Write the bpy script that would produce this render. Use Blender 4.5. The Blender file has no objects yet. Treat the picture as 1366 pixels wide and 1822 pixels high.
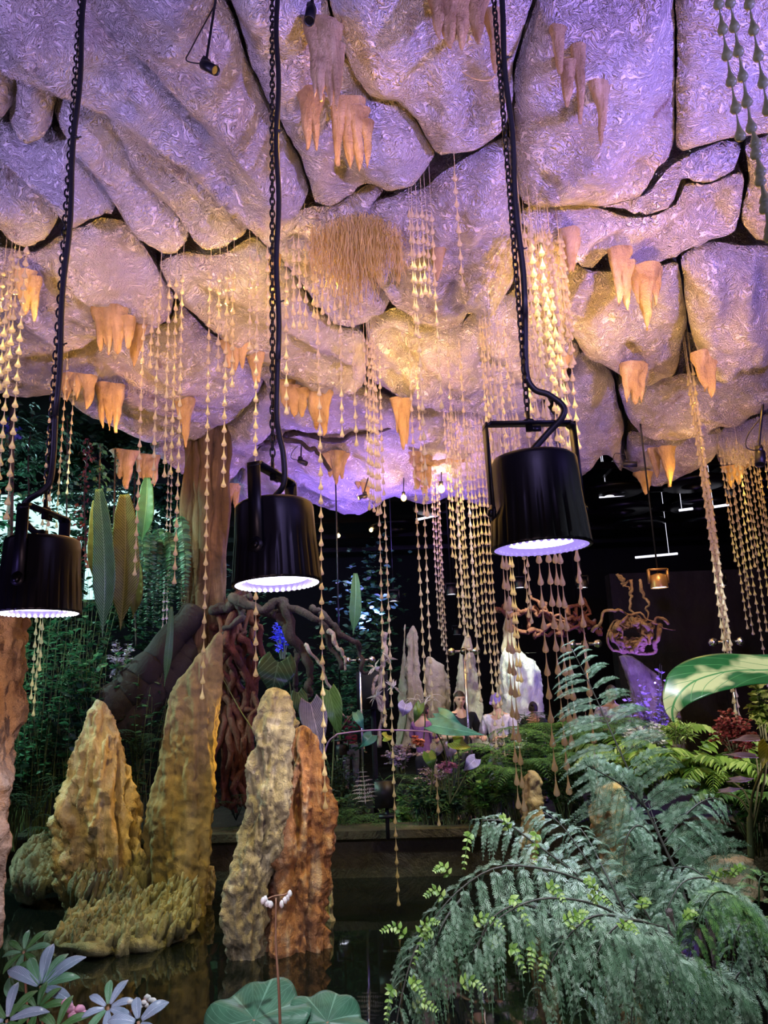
import bpy, math, random
import numpy as np
from mathutils import Vector, Matrix
from mathutils.geometry import delaunay_2d_cdt
random.seed(7); RNG = np.random.default_rng(7)
scene = bpy.context.scene
COL = scene.collection

# ------------------------------------------------------------------ camera
F = 1340.0
CAM = np.array([0.0, 0.0, 1.6])
_z = np.array([-203.0, 5791.0, -1340.0]); _z /= np.linalg.norm(_z)
_f = np.array([0, 0, -1.0])
_y = _f - _f.dot(_z) * _z; _y /= np.linalg.norm(_y)
_x = np.cross(_y, _z)
RW = np.array([_x, _y, _z])                 # camera -> world
cam = bpy.data.cameras.new('camera'); camo = bpy.data.objects.new('camera', cam); COL.objects.link(camo)
cam.sensor_fit = 'HORIZONTAL'; cam.sensor_width = 36.0; cam.lens = 36.0 * F / 1366.0
cam.clip_start = 0.05; cam.clip_end = 200
M4 = Matrix.Identity(4)
for i in range(3):
    for j in range(3):
        M4[i][j] = RW[i][j]
    M4[i][3] = CAM[i]
camo.matrix_world = M4
scene.camera = camo

def ray(px, py):
    return RW @ np.array([(px - 683.0) / F, -(py - 911.0) / F, -1.0])
def P(px, py, Y):                            # point of the place seen there at distance Y
    d = ray(px, py); return CAM + d * (Y / d[1])
def PZ(px, py, z):
    d = ray(px, py); return CAM + d * ((z - CAM[2]) / d[2])
def proj(p):
    c = RW.T @ (np.asarray(p) - CAM); return 683 + F * c[0] / -c[2], 911 - F * c[1] / -c[2]

# ------------------------------------------------------------------ world, exposure, lights
scene.view_settings.view_transform = 'Standard'; scene.view_settings.look = 'None'
scene.view_settings.gamma = 1.0; scene.view_settings.use_curve_mapping = False
scene.view_settings.exposure = 0.0
w = bpy.data.worlds.new('world'); scene.world = w; w.use_nodes = True
w.node_tree.nodes['Background'].inputs[0].default_value = (0.35, 0.32, 0.75, 1)
w.node_tree.nodes['Background'].inputs[1].default_value = 0.05

def light(kind, loc, energy, color, target=None, size=0.1, spot=60, blend=0.6):
    l = bpy.data.lights.new('light', kind); l.energy = energy; l.color = color
    if kind == 'AREA': l.shape = 'DISK'; l.size = size; l.spread = math.radians(105)
    else: l.shadow_soft_size = size
    if kind == 'SPOT': l.spot_size = math.radians(spot); l.spot_blend = blend
    o = bpy.data.objects.new('light', l); COL.objects.link(o); o.location = loc
    if target is not None:
        o.rotation_euler = (Vector(target) - Vector(loc)).to_track_quat('-Z', 'Y').to_euler()
    return o
VIO = (0.33, 0.23, 1.0); LAV = (0.50, 0.39, 1.0); WARM = (1.0, 0.52, 0.10); COOL = (0.62, 0.68, 1.0); ROSE = (1.0, 0.62, 0.72)
# unseen violet and rose floods, placed to light up the artificial cave roof
light('AREA', (3.6, 1.4, 3.0), 140, VIO, (1.6, 4.6, 4.9), 0.3)
light('AREA', (0.5, 0.7, 3.1), 28, LAV, (-0.4, 4.6, 4.9), 0.25)
light('AREA', (-3.4, 1.4, 3.0), 46, LAV, (-1.8, 5.2, 4.9), 0.3)
light('AREA', (-0.9, 0.3, 0.9), 5, ROSE, (0.5, 8.0, 4.3), 0.3)
light('AREA', (2.4, 4.2, 0.8), 8, ROSE, (3.0, 8.0, 4.4), 0.25)
# violet floods across the pond that light the low back of the roof
light('SPOT', (-0.2, 9.6, 2.3), 600, (0.30, 0.17, 1.0), (-0.5, 9.2, 4.2), 0.05, 150, 0.9)
light('SPOT', (-2.2, 8.2, 1.7), 120, (0.36, 0.2, 1.0), (-1.6, 8.8, 4.0), 0.05, 120, 0.9)
# ------------------------------------------------------------------ helpers
def vnoise(p, seed=0):
    """smooth value noise, p (n,3) -> (-1..1)"""
    p = np.asarray(p, float); i = np.floor(p).astype(np.int64); f = p - i; u = f * f * (3 - 2 * f)
    def h(a, b, c):
        n = (a * 374761393 + b * 668265263 + c * 2147483647 + seed * 144665) & 0xFFFFFFFF
        n = ((n ^ (n >> 13)) * 1274126177) & 0xFFFFFFFF
        n = ((n ^ (n >> 16)) * 2246822519) & 0xFFFFFFFF
        return ((n ^ (n >> 15)) & 0xFFFF) / 32767.5 - 1.0
    x, y, z = i[:, 0], i[:, 1], i[:, 2]; r = 0
    for dx in (0, 1):
        for dy in (0, 1):
            for dz in (0, 1):
                wgt = (u[:, 0] if dx else 1 - u[:, 0]) * (u[:, 1] if dy else 1 - u[:, 1]) * (u[:, 2] if dz else 1 - u[:, 2])
                r = r + wgt * h(x + dx, y + dy, z + dz)
    return r
def fbm(p, oct=4, seed=0):
    a = 1.0; r = 0; p = np.asarray(p, float)
    for k in range(oct):
        r = r + a * vnoise(p, seed + k * 17); p = p * 2.03 + 11.3; a *= 0.5
    return r

class MB:
    def __init__(s): s.v = []; s.f = {}; s.n = 0; s.t = []
    def add(s, V, Fs, tint=None):
        V = np.asarray(V, float).reshape(-1, 3)
        for Fa in Fs:
            Fa = np.asarray(Fa, np.int64)
            if Fa.size: s.f.setdefault(Fa.shape[1], []).append(Fa + s.n)
        s.v.append(V); s.n += len(V)
        s.t.append(np.full(len(V), 0.5) if tint is None else np.broadcast_to(np.asarray(tint, float), (len(V),)))
        return s
    def tube(s, pts, rad, n=6, cap=True, tint=None):
        pts = np.asarray(pts, float); m = len(pts); rad = np.broadcast_to(np.asarray(rad, float), (m,))
        tg = np.gradient(pts, axis=0); tg /= np.linalg.norm(tg, axis=1)[:, None] + 1e-12
        ref = np.array([0, 0, 1.0]) if abs(tg[0][2]) < 0.9 else np.array([0, 1.0, 0])
        u = np.cross(tg[0], ref); u /= np.linalg.norm(u); V = []
        for k in range(m):
            u = u - u.dot(tg[k]) * tg[k]; u /= np.linalg.norm(u) + 1e-12; v = np.cross(tg[k], u)
            a = np.arange(n) * 2 * math.pi / n
            V.append(pts[k] + rad[k] * (np.cos(a)[:, None] * u + np.sin(a)[:, None] * v))
        V = np.concatenate(V)
        k, j = np.meshgrid(np.arange(m - 1), np.arange(n), indexing='ij'); j2 = (j + 1) % n
        Q = np.stack([k * n + j, k * n + j2, (k + 1) * n + j2, (k + 1) * n + j], -1).reshape(-1, 4)
        Fs = [Q]
        if cap: Fs.append(np.array([list(range(n))[::-1]])); Fs.append(np.array([[(m - 1) * n + q for q in range(n)]]))
        return s.add(V, Fs, tint)
    def box(s, c, d, R=None):
        V = np.array([[x, y, z] for x in (-.5, .5) for y in (-.5, .5) for z in (-.5, .5)]) * np.asarray(d)
        if R is not None: V = V @ np.asarray(R).T
        return s.add(V + np.asarray(c), [[(0, 1, 3, 2), (4, 6, 7, 5), (0, 4, 5, 1), (2, 3, 7, 6), (0, 2, 6, 4), (1, 5, 7, 3)]])
    def lathe(s, prof, c, n=32, R=None, closed=True):
        prof = np.asarray(prof, float); m = len(prof); a = np.arange(n) * 2 * math.pi / n
        V = np.stack([prof[:, 0][:, None] * np.cos(a), prof[:, 0][:, None] * np.sin(a), np.repeat(prof[:, 1][:, None], n, 1)], -1).reshape(-1, 3)
        if R is not None: V = V @ np.asarray(R).T
        k, j = np.meshgrid(np.arange(m - 1), np.arange(n), indexing='ij'); j2 = (j + 1) % n
        Q = np.stack([k * n + j, k * n + j2, (k + 1) * n + j2, (k + 1) * n + j], -1).reshape(-1, 4)
        return s.add(V + np.asarray(c), [Q])
    def ball(s, c, r, n=12, m=8, R=None, noise=0, seed=0):
        r = np.broadcast_to(np.asarray(r, float), (3,))
        th = np.linspace(0, math.pi, m + 1); a = np.arange(n) * 2 * math.pi / n
        V = np.stack([np.sin(th)[:, None] * np.cos(a), np.sin(th)[:, None] * np.sin(a), np.repeat(np.cos(th)[:, None], n, 1)], -1).reshape(-1, 3)
        if noise: V = V * (1 + noise * fbm(V * 1.7 + seed * 5.1, 3, seed))[:, None]
        V = V * r
        if R is not None: V = V @ np.asarray(R).T
        k, j = np.meshgrid(np.arange(m), np.arange(n), indexing='ij'); j2 = (j + 1) % n
        Q = np.stack([k * n + j, (k + 1) * n + j, (k + 1) * n + j2, k * n + j2], -1).reshape(-1, 4)
        return s.add(V + np.asarray(c), [Q])
    def inst(s, TV, TF, origins, B, tint=None):
        """template copies: B (L,3,3) rows are local axes, scaled"""
        TV = np.asarray(TV, float); L = len(origins); k = len(TV)
        V = np.einsum('ki,lij->lkj', TV, B) + np.asarray(origins)[:, None, :]
        Fs = [(np.asarray(f)[None] + (np.arange(L) * k)[:, None, None]).reshape(-1, np.asarray(f).shape[1]) for f in TF]
        return s.add(V.reshape(-1, 3), Fs, None if tint is None else np.repeat(tint, k))
    def build(s, name, mat, parent=None, smooth=True, label=None, cat=None, group=None, kind=None):
        V = np.concatenate(s.v); T = np.concatenate(s.t)
        org = np.zeros(3)
        if parent is not None: org = WL[parent.name]
        elif kind != 'structure':
            lo, hi = V.min(0), V.max(0); org = np.array([(lo[0] + hi[0]) / 2, (lo[1] + hi[1]) / 2, lo[2]])
        me = bpy.data.meshes.new(name); V = V - org
        idx = []; tot = []
        for k, fl in s.f.items():
            A = np.concatenate(fl); idx.append(A.reshape(-1)); tot.append(np.full(len(A), k))
        idx = np.concatenate(idx); tot = np.concatenate(tot); st = np.concatenate([[0], np.cumsum(tot)[:-1]])
        me.vertices.add(len(V)); me.vertices.foreach_set('co', V.reshape(-1).astype(np.float32))
        me.loops.add(len(idx)); me.loops.foreach_set('vertex_index', idx.astype(np.int32))
        me.polygons.add(len(tot)); me.polygons.foreach_set('loop_start', st.astype(np.int32))
        me.polygons.foreach_set('use_smooth', np.full(len(tot), smooth))
        at = me.attributes.new('tint', 'FLOAT', 'POINT'); at.data.foreach_set('value', T.astype(np.float32))
        me.update(calc_edges=True); me.validate()
        me.materials.append(mat)
        o = bpy.data.objects.new(name, me); COL.objects.link(o)
        if parent is not None: o.parent = parent; WL[o.name] = org
        else: o.location = org; WL[o.name] = org
        tag(o, label, cat, group, kind); return o
WL = {}
def tag(o, label=None, cat=None, group=None, kind=None):
    for k, v in (('label', label), ('category', cat), ('group', group), ('kind', kind)):
        if v: o[k] = v
def thing(name, label, cat, loc, group=None):
    o = bpy.data.objects.new(name, None); COL.objects.link(o); o.location = loc; o.empty_display_size = 0.05
    WL[o.name] = np.array(loc, float); tag(o, label, cat, group); return o
def tree_copy(o, loc, label, group=None, rotz=None, scale=None):
    r = o.copy(); COL.objects.link(r); r.location = loc; r['label'] = label; WL[r.name] = np.array(loc, float)
    if group: r['group'] = group
    if rotz is not None: r.rotation_euler = (0, 0, rotz)
    if scale is not None: r.scale = (scale,) * 3
    for ch in o.children:
        c = ch.copy(); COL.objects.link(c); c.parent = r
        for g in ch.children:
            d = g.copy(); COL.objects.link(d); d.parent = c
    return r
def spline(pts, n=24):
    """Catmull-Rom through the points"""
    pts = np.asarray(pts, float)
    if len(pts) == 2: return pts[0] + (pts[1] - pts[0]) * np.linspace(0, 1, n)[:, None]
    q = np.vstack([2 * pts[0] - pts[1], pts, 2 * pts[-1] - pts[-2]]); m = len(pts) - 1
    t = np.linspace(0, m - 1e-6, n); i = t.astype(int); u = (t - i)[:, None]
    a, b, c, d = q[i], q[i + 1], q[i + 2], q[i + 3]
    return 0.5 * (2 * b + (c - a) * u + (2 * a - 5 * b + 4 * c - d) * u ** 2 + (3 * b - a - 3 * c + d) * u ** 3)

# ------------------------------------------------------------------ materials
class NT:
    def __init__(s, name):
        s.m = bpy.data.materials.new(name); s.m.use_nodes = True; s.t = s.m.node_tree; s.N = s.t.nodes
        s.b = s.N['Principled BSDF']; s.out = s.N['Material Output']
    def n(s, typ, **k):
        o = s.N.new(typ)
        for a, v in k.items():
            if a.startswith('i_'): o.inputs[a[2:].replace('_', ' ')].default_value = v
            else: setattr(o, a, v)
        return o
    def l(s, a, b): s.t.links.new(a, b)
    def coord(s, scale=(1, 1, 1), kind='Object'):
        tc = s.n('ShaderNodeTexCoord'); mp = s.n('ShaderNodeMapping'); mp.inputs['Scale'].default_value = scale
        s.l(tc.outputs[kind], mp.inputs[0]); return mp.outputs[0]
    def noise(s, vec, scale, detail=4, rough=0.55, dist=0.0):
        o = s.n('ShaderNodeTexNoise'); s.l(vec, o.inputs['Vector'])
        o.inputs['Scale'].default_value = scale; o.inputs['Detail'].default_value = detail
        o.inputs['Roughness'].default_value = rough; o.inputs['Distortion'].default_value = dist; return o.outputs['Fac']
    def ramp(s, fac, stops):
        o = s.n('ShaderNodeValToRGB'); s.l(fac, o.inputs[0]); e = o.color_ramp.elements
        while len(e) < len(stops): e.new(0.5)
        for k, (p, c) in enumerate(stops): e[k].position = p; e[k].color = (*c, 1) if len(c) == 3 else c
        return o.outputs[0]
    def mix(s, fac, a, b, mode='MIX'):
        o = s.n('ShaderNodeMix', data_type='RGBA', blend_type=mode)
        for sock, v in ((o.inputs[0], fac), (o.inputs[6], a), (o.inputs[7], b)):
            if hasattr(v, 'is_linked') or hasattr(v, 'links'): s.l(v, sock)
            elif isinstance(v, tuple): sock.default_value = (*v, 1) if len(v) == 3 else v
            else: sock.default_value = v
        return o.outputs[2]
    def math(s, op, a, b=0.0):
        o = s.n('ShaderNodeMath', operation=op)
        for sock, v in ((o.inputs[0], a), (o.inputs[1], b)):
            if hasattr(v, 'links'): s.l(v, sock)
            else: sock.default_value = v
        return o.outputs[0]
    def bump(s, h, strength=0.5, dist=0.02, prev=None):
        o = s.n('ShaderNodeBump'); o.inputs['Strength'].default_value = strength; o.inputs['Distance'].default_value = dist
        s.l(h, o.inputs['Height'])
        if prev is not None: s.l(prev, o.inputs['Normal'])
        return o.outputs[0]
    def setp(s, color=None, rough=None, normal=None, **k):
        b = s.b
        for sock, v in ((b.inputs['Base Color'], color), (b.inputs['Roughness'], rough), (b.inputs['Normal'], normal)):
            if v is None: continue
            if hasattr(v, 'links'): s.l(v, sock)
            elif isinstance(v, tuple): sock.default_value = (*v, 1) if len(v) == 3 else v
            else: sock.default_value = v
        for a, v in k.items(): b.inputs[a.replace('_', ' ')].default_value = v
        return s.m

def flat(name, color, rough=0.5, metal=0.0, var=0.15, scale=12, bump=0.2):
    m = NT(name); v = m.coord(); nz = m.noise(v, scale, 4)
    c = m.ramp(nz, [(0.3, tuple(x * (1 - var) for x in color)), (0.7, tuple(min(1, x * (1 + var)) for x in color))])
    return m.setp(c, rough, m.bump(m.noise(v, scale * 4, 3), bump, 0.003), Metallic=metal)
def emit(name, color, strength):
    m = NT(name); m.setp((0.02, 0.02, 0.02), 0.4); m.b.inputs['Emission Color'].default_value = (*color, 1)
    m.b.inputs['Emission Strength'].default_value = strength; return m.m
def plaster():
    m = NT('cave_plaster'); v = m.coord(kind='Generated'); tc = m.n('ShaderNodeTexCoord')
    gp = m.n('ShaderNodeNewGeometry').outputs['Position']
    big = m.noise(gp, 1.1, 5, 0.6, 0.4); mid = m.noise(gp, 5.0, 6, 0.65, 0.8)
    col = m.ramp(big, [(0.30, (0.66, 0.56, 0.52)), (0.5, (0.80, 0.74, 0.72)), (0.7, (0.88, 0.84, 0.84))])
    stain = m.ramp(mid, [(0.30, (0.50, 0.36, 0.30)), (0.46, (1, 1, 1))])
    col = m.mix(m.ramp(m.noise(gp, 1.7, 3, 0.5, 0.2), [(0.46, (0, 0, 0)), (0.64, (1, 1, 1))]), col, m.mix(1.0, col, stain, 'MULTIPLY'))
    # wormy trowelled ripples
    dis = m.n('ShaderNodeTexNoise'); m.l(gp, dis.inputs['Vector']); dis.inputs['Scale'].default_value = 2.6; dis.inputs['Detail'].default_value = 3
    va = m.n('ShaderNodeVectorMath', operation='SCALE'); m.l(dis.outputs['Color'], va.inputs[0]); va.inputs['Scale'].default_value = 0.75
    vb = m.n('ShaderNodeVectorMath', operation='ADD'); m.l(gp, vb.inputs[0]); m.l(va.outputs[0], vb.inputs[1])
    mp = m.n('ShaderNodeMapping'); mp.inputs['Scale'].default_value = (0.55, 1.25, 1.0); mp.inputs['Rotation'].default_value = (0, 0, 0.5); m.l(vb.outputs[0], mp.inputs[0])
    worm = m.noise(mp.outputs[0], 13, 3, 0.55, 1.8)
    ridge = m.math('ABSOLUTE', m.math('SUBTRACT', worm, 0.5))
    ridge = m.math('MINIMUM', m.math('MULTIPLY', ridge, 7.0), 1.0)
    fine = m.noise(gp, 60, 4, 0.6)
    n1 = m.bump(m.noise(gp, 6, 5, 0.6, 0.6), 0.9, 0.09)
    n2 = m.bump(ridge, 1.0, 0.045, n1)
    n3 = m.bump(fine, 0.6, 0.012, n2)
    return m.setp(col, 0.48, n3, Specular_IOR_Level=0.5)
def rock(name, c0, c1, c2, scale=5, rough=0.6, stretch=(1, 1, 0.35), bump=1.0, spec=0.4):
    m = NT(name); gp0 = m.n('ShaderNodeNewGeometry').outputs['Position']
    mp = m.n('ShaderNodeMapping'); mp.inputs['Scale'].default_value = stretch; m.l(gp0, mp.inputs[0]); gp = mp.outputs[0]
    a = m.noise(gp, scale, 6, 0.65, 0.8); b = m.noise(gp0, scale * 0.45, 4, 0.6, 0.4)
    col = m.ramp(a, [(0.3, c0), (0.5, c1), (0.72, c2)])
    col = m.mix(m.ramp(b, [(0.4, (0, 0, 0)), (0.65, (1, 1, 1))]), col, m.ramp(a, [(0.35, c1), (0.6, c0)]))
    n1 = m.bump(a, 0.9 * bump, 0.06); n2 = m.bump(m.noise(gp0, scale * 5, 5, 0.65, 1.0), 0.8 * bump, 0.02, n1)
    return m.setp(col, rough, m.bump(m.noise(gp0, scale * 22, 3), 0.5 * bump, 0.004, n2), Specular_IOR_Level=spec)
def leafmat(name, stops, rough=0.4, trans=0.35, spec=0.5):
    """leaf colour varies leaf to leaf; some light passes through the blade"""
    m = NT(name); at = m.n('ShaderNodeAttribute'); at.attribute_name = 'tint'
    col = m.ramp(at.outputs['Fac'], stops)
    gp = m.n('ShaderNodeNewGeometry').outputs['Position']
    col2 = m.mix(0.5, col, m.ramp(m.noise(gp, 9, 3), [(0.3, (0.55, 0.6, 0.5)), (0.7, (1, 1, 1))]), 'MULTIPLY')
    m.setp(col2, rough, Specular_IOR_Level=spec)
    tr = m.n('ShaderNodeBsdfTranslucent'); m.l(col2, tr.inputs[0])
    mx = m.n('ShaderNodeMixShader'); mx.inputs[0].default_value = trans
    m.l(m.b.outputs[0], mx.inputs[1]); m.l(tr.outputs[0], mx.inputs[2]); m.l(mx.outputs[0], m.out.inputs[0]); return m.m

M = dict(
    plaster=plaster(),
    dark=flat('black_void_paint', (0.012, 0.011, 0.014), 0.9),
    wall=rock('dark_rock_wall', (0.012, 0.012, 0.014), (0.03, 0.027, 0.03), (0.055, 0.05, 0.05), 1.5, 0.85),
    soil=rock('soil', (0.008, 0.007, 0.005), (0.02, 0.015, 0.01), (0.035, 0.03, 0.02), 8, 0.95, (1, 1, 1)),
    yellow=rock('yellow_calcite', (0.20, 0.13, 0.05), (0.64, 0.52, 0.27), (0.88, 0.84, 0.68), 9, 0.55),
    olive=rock('olive_sandstone', (0.14, 0.11, 0.05), (0.34, 0.27, 0.13), (0.50, 0.42, 0.22), 10, 0.75, (1, 1, 0.6), 0.4),
    grey=rock('grey_limestone', (0.10, 0.08, 0.05), (0.42, 0.37, 0.27), (0.74, 0.69, 0.58), 10, 0.5),
    crystal=rock('greenish_calcite', (0.10, 0.10, 0.05), (0.36, 0.35, 0.24), (0.70, 0.66, 0.52), 9, 0.4),
    rust=rock('rusty_flowstone', (0.12, 0.04, 0.025), (0.44, 0.22, 0.12), (0.80, 0.70, 0.58), 7, 0.45),
    peach=rock('peach_stone', (0.34, 0.18, 0.10), (0.68, 0.44, 0.27), (0.82, 0.60, 0.42), 7, 0.75, (1, 1, 1)),
    white=rock('white_marble', (0.62, 0.62, 0.52), (0.82, 0.83, 0.74), (0.9, 0.9, 0.86), 4, 0.6),
    pale=rock('pale_limestone', (0.30, 0.26, 0.18), (0.55, 0.50, 0.38), (0.72, 0.68, 0.56), 5, 0.6),
    tan=rock('tan_stalactite', (0.28, 0.17, 0.07), (0.60, 0.42, 0.20), (0.80, 0.63, 0.36), 9, 0.5, (1, 1, 0.18)),
    curb=rock('mossy_concrete', (0.02, 0.02, 0.01), (0.06, 0.055, 0.03), (0.13, 0.11, 0.075), 4, 0.8, (1, 1, 1)),
    bark=rock('bark', (0.04, 0.03, 0.014), (0.14, 0.09, 0.04), (0.27, 0.19, 0.09), 6, 0.8, (1.6, 1.6, 0.16)),
    darkbark=rock('dark_bark', (0.02, 0.015, 0.012), (0.06, 0.045, 0.04), (0.12, 0.09, 0.085), 6, 0.8, (1, 1, 0.3)),
    redroot=rock('red_root', (0.05, 0.015, 0.010), (0.15, 0.05, 0.03), (0.26, 0.10, 0.055), 8, 0.6, (1, 1, 0.4)),
    drift=rock('driftwood', (0.12, 0.07, 0.04), (0.40, 0.26, 0.13), (0.58, 0.42, 0.24), 9, 0.6, (1, 1, 1)),
    bleach=rock('bleached_wood', (0.25, 0.2, 0.16), (0.55, 0.48, 0.40), (0.75, 0.70, 0.62), 9, 0.6, (1, 1, 0.4)),
    black=flat('black_cast_metal', (0.007, 0.007, 0.012), 0.42, 0.0, 0.2, 9, 0.15),
    steel=flat('dark_steel', (0.03, 0.03, 0.035), 0.35, 0.8),
    chrome=flat('brushed_steel', (0.6, 0.6, 0.62), 0.25, 1.0),
    rubber=flat('black_rubber', (0.012, 0.012, 0.014), 0.5),
)
# ------------------------------------------------------------------ setting
def CZ(y): return 5.2 - 0.16 * (y - 3.0)       # mean height of the cave roof
def struct(name, mb, mat, smooth=True, parent=None): return mb.build(name, mat, parent, smooth, kind='structure')
mb = MB().box((0, 7.5, -0.75), (26, 25, 0.1)); struct('floor', mb, M['soil'], False)
mb = MB().box((0, 19.5, 3), (26, 0.2, 9)); struct('wall_back', mb, M['dark'], False)
mb = MB().box((-11, 7.5, 3), (0.2, 25, 9)); struct('wall_left', mb, M['dark'], False)
mb = MB().box((9.5, 7.5, 3), (0.2, 25, 9)); struct('wall_right', mb, M['dark'], False)
mb = MB().box((0, -4.5, 3), (26, 0.2, 9)); struct('wall_behind', mb, M['dark'], False)

# the roof: a dark slab carrying shaped plaster panels with open cracks between them
mb = MB().box((0, 7.5, 7.2), (26, 25, 0.1))
ceiling = mb.build('ceiling', M['dark'], None, False, kind='structure'); WL['ceiling'] = np.zeros(3)

def inside(poly, X):
    x, y = X[:, 0], X[:, 1]; c = np.zeros(len(X), bool); n = len(poly); j = n - 1
    for i in range(n):
        xi, yi = poly[i]; xj, yj = poly[j]
        c ^= ((yi > y) != (yj > y)) & (x < (xj - xi) * (y - yi) / (yj - yi + 1e-12) + xi); j = i
    return c
def edist(poly, X):
    d = np.full(len(X), 1e9); n = len(poly)
    for i in range(n):
        a = poly[i]; b = poly[(i + 1) % n]; ab = b - a; L = ab.dot(ab) + 1e-12
        t = np.clip(((X - a) @ ab) / L, 0, 1); d = np.minimum(d, np.hypot(*(X - a - t[:, None] * ab).T))
    return d
panel_n = [0]
PANELS = []
def panel(px, saw=0.15, lift=0.0, R=0.13, bulge=0.09, flow=None, ridge=0.05, step=0.045, rough=0.05, up=0.5, mat=None):
    """one plaster rock panel: outline seen at px, rounded at its rim, hollow-backed"""
    panel_n[0] += 1; sd = panel_n[0]
    px = np.array(px, float); n = len(px); pts = []
    for i in range(n):
        a, b = px[i], px[(i + 1) % n]; L = np.hypot(*(b - a)); k = max(1, int(L / 7))
        for q in range(k): pts.append(a + (b - a) * q / k)
    pts = np.array(pts)
    for _ in range(2): pts = (np.roll(pts, 1, 0) + 2 * pts + np.roll(pts, -1, 0)) / 4
    jit = np.stack([fbm(np.c_[pts / 40.0, np.full(len(pts), 3.3)], 3, sd), fbm(np.c_[pts / 40.0, np.full(len(pts), 9.1)], 3, sd)], 1)
    pts = pts + jit * 3.0
    c = px.mean(0); y0 = None
    ys = []
    for p in pts:                                        # where it meets the mean roof
        d = ray(*p); t = (5.2 + 0.48 - CAM[2]) / (d[2] + 0.16 * d[1]); ys.append(t * d[1])
    ys = np.array(ys); yl, yh = ys.min(), ys.max(); ym = (yl + yh) / 2; s = saw / max(0.5, yh - yl)
    z_m = CZ(ym) + lift; sl = 0.16 + s
    W = []
    for p in pts:
        d = ray(*p); t = (z_m + sl * ym - CAM[2]) / (d[2] + sl * d[1]); W.append(CAM + t * d)
    W = np.array(W); poly = W[:, :2]
    # thin out points closer than half a step
    keep = [0]
    for i in range(1, len(poly)):
        if np.hypot(*(poly[i] - poly[keep[-1]])) > step * 0.5: keep.append(i)
    poly = poly[keep]
    lo, hi = poly.min(0), poly.max(0)
    gx, gy = np.meshgrid(np.arange(lo[0], hi[0], step), np.arange(lo[1], hi[1], step))
    G = np.stack([gx.ravel(), gy.ravel()], 1); G += RNG.uniform(-.2, .2, G.shape) * step
    G = G[inside(poly, G)]; dG = edist(poly, G); G = G[dG > step * 0.45]
    # extra ring of points near the rim so that it rounds well
    allp = np.vstack([poly, G]); nb = len(poly)
    res = delaunay_2d_cdt([Vector(p) for p in allp], [], [list(range(nb))], 1, 1e-5)
    V2 = np.array([tuple(v) for v in res[0]]); T = np.array([f for f in res[2] if len(f) == 3]); src = res[3]
    d = edist(poly, V2)
    # rim rounding, belly, carved relief
    q = np.clip(d / R, 0, 1); z = z_m - sl * (V2[:, 1] - ym)
    rim = (R * 0.8) * (1 - np.sqrt(1 - (1 - q) ** 2 + 1e-9))
    z = z + rim - bulge * np.clip(d / 0.9, 0, 1) ** 0.7 + 0.25 * bulge
    p3 = np.c_[V2, np.full(len(V2), sd * 3.7)]
    env = np.clip(d / 0.18, 0, 1)
    z = z - env * (rough * fbm(p3 * np.array([1.6, 1.6, 1]), 4, sd) + 0.022 * fbm(p3 * np.array([6, 6, 1]), 3, sd + 5) + 0.020 * (1 - 2.2 * np.abs(vnoise(p3 * np.array([7, 7, 1]) + 0.6 * vnoise(p3 * 3, 4)[:, None], sd + 8))))
    if flow is not None:
        a = P3ceil(flow[0]); b = P3ceil(flow[1]); dr = (b - a)[:2]; dr /= np.linalg.norm(dr); pr = np.array([-dr[1], dr[0]])
        u = V2 @ dr; v = V2 @ pr; q2 = np.c_[v * 2.6 + 0.35 * vnoise(np.c_[u, v, u * 0], sd), u * 0.45, u * 0 + sd]
        r = 1 - np.abs(fbm(q2, 3, sd + 3)); z = z - env * 2.0 * ridge * (r * 1.6 - 0.9)
        # pitted, flaking crust along the folds
        z = z - env * 0.35 * ridge * np.clip(vnoise(np.c_[v * 14, u * 5, u * 0], sd), 0, 1)
    V = np.c_[V2, z]
    # side walls up to the slab
    E = {}
    for t in T:
        for k in range(3):
            e = (t[k], t[(k + 1) % 3])
            if (e[1], e[0]) in E: del E[(e[1], e[0])]
            else: E[e] = 1
    be = np.array(list(E.keys())); ub = np.unique(be); mp = {v: i for i, v in enumerate(ub)}
    top = V[ub].copy(); cen = poly.mean(0); top[:, 2] += up; top[:, :2] += (cen - top[:, :2]) * 0.03
    Q = np.array([[e[1], e[0], len(V) + mp[e[0]], len(V) + mp[e[1]]] for e in be])
    m = MB(); m.add(np.vstack([V, top]), [T[:, ::-1], Q])
    PANELS.append((poly, z_m, sl, ym))
    return m.build('rock_panel', mat or M['plaster'], ceiling)
def P3ceil(p):
    d = ray(*p); t = (5.2 + 0.48 - CAM[2]) / (d[2] + 0.16 * d[1]); return CAM + t * d

TL = [((215, 195), (440, 440)), ]
# near left
panel([(-60, -60), (395, -60), (388, 15), (416, 68), (440, 150), (485, 235), (530, 310), (549, 372), (540, 392), (500, 418), (452, 436), (400, 392), (330, 330), (268, 282), (190, 225), (120, 190), (60, 170), (-60, 120)],
      flow=((60, 40), (450, 400)), ridge=0.08, bulge=0.22)
panel([(250, 230), (330, 300), (400, 360), (446, 430), (436, 455), (400, 470), (362, 477), (340, 452), (300, 400), (235, 340), (185, 235), (190, 190)], lift=0.03, flow=((265, 290), (440, 450)), ridge=0.10, R=0.2, saw=0.3)
panel([(92, 180), (150, 190), (200, 235), (240, 340), (300, 402), (338, 455), (330, 472), (285, 480), (250, 450), (215, 415), (165, 330), (120, 285), (88, 230)], lift=0.04, flow=((140, 270), (300, 470)), ridge=0.10, R=0.2, saw=0.3)
panel([(24, 150), (80, 150), (98, 220), (90, 268), (52, 288), (12, 262)], lift=0.02, R=0.2, bulge=0.1, saw=0.1)
panel([(-60, 100), (0, 110), (26, 184), (22, 238), (0, 252), (-60, 260)], lift=0.0, R=0.25, saw=0.1)
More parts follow.
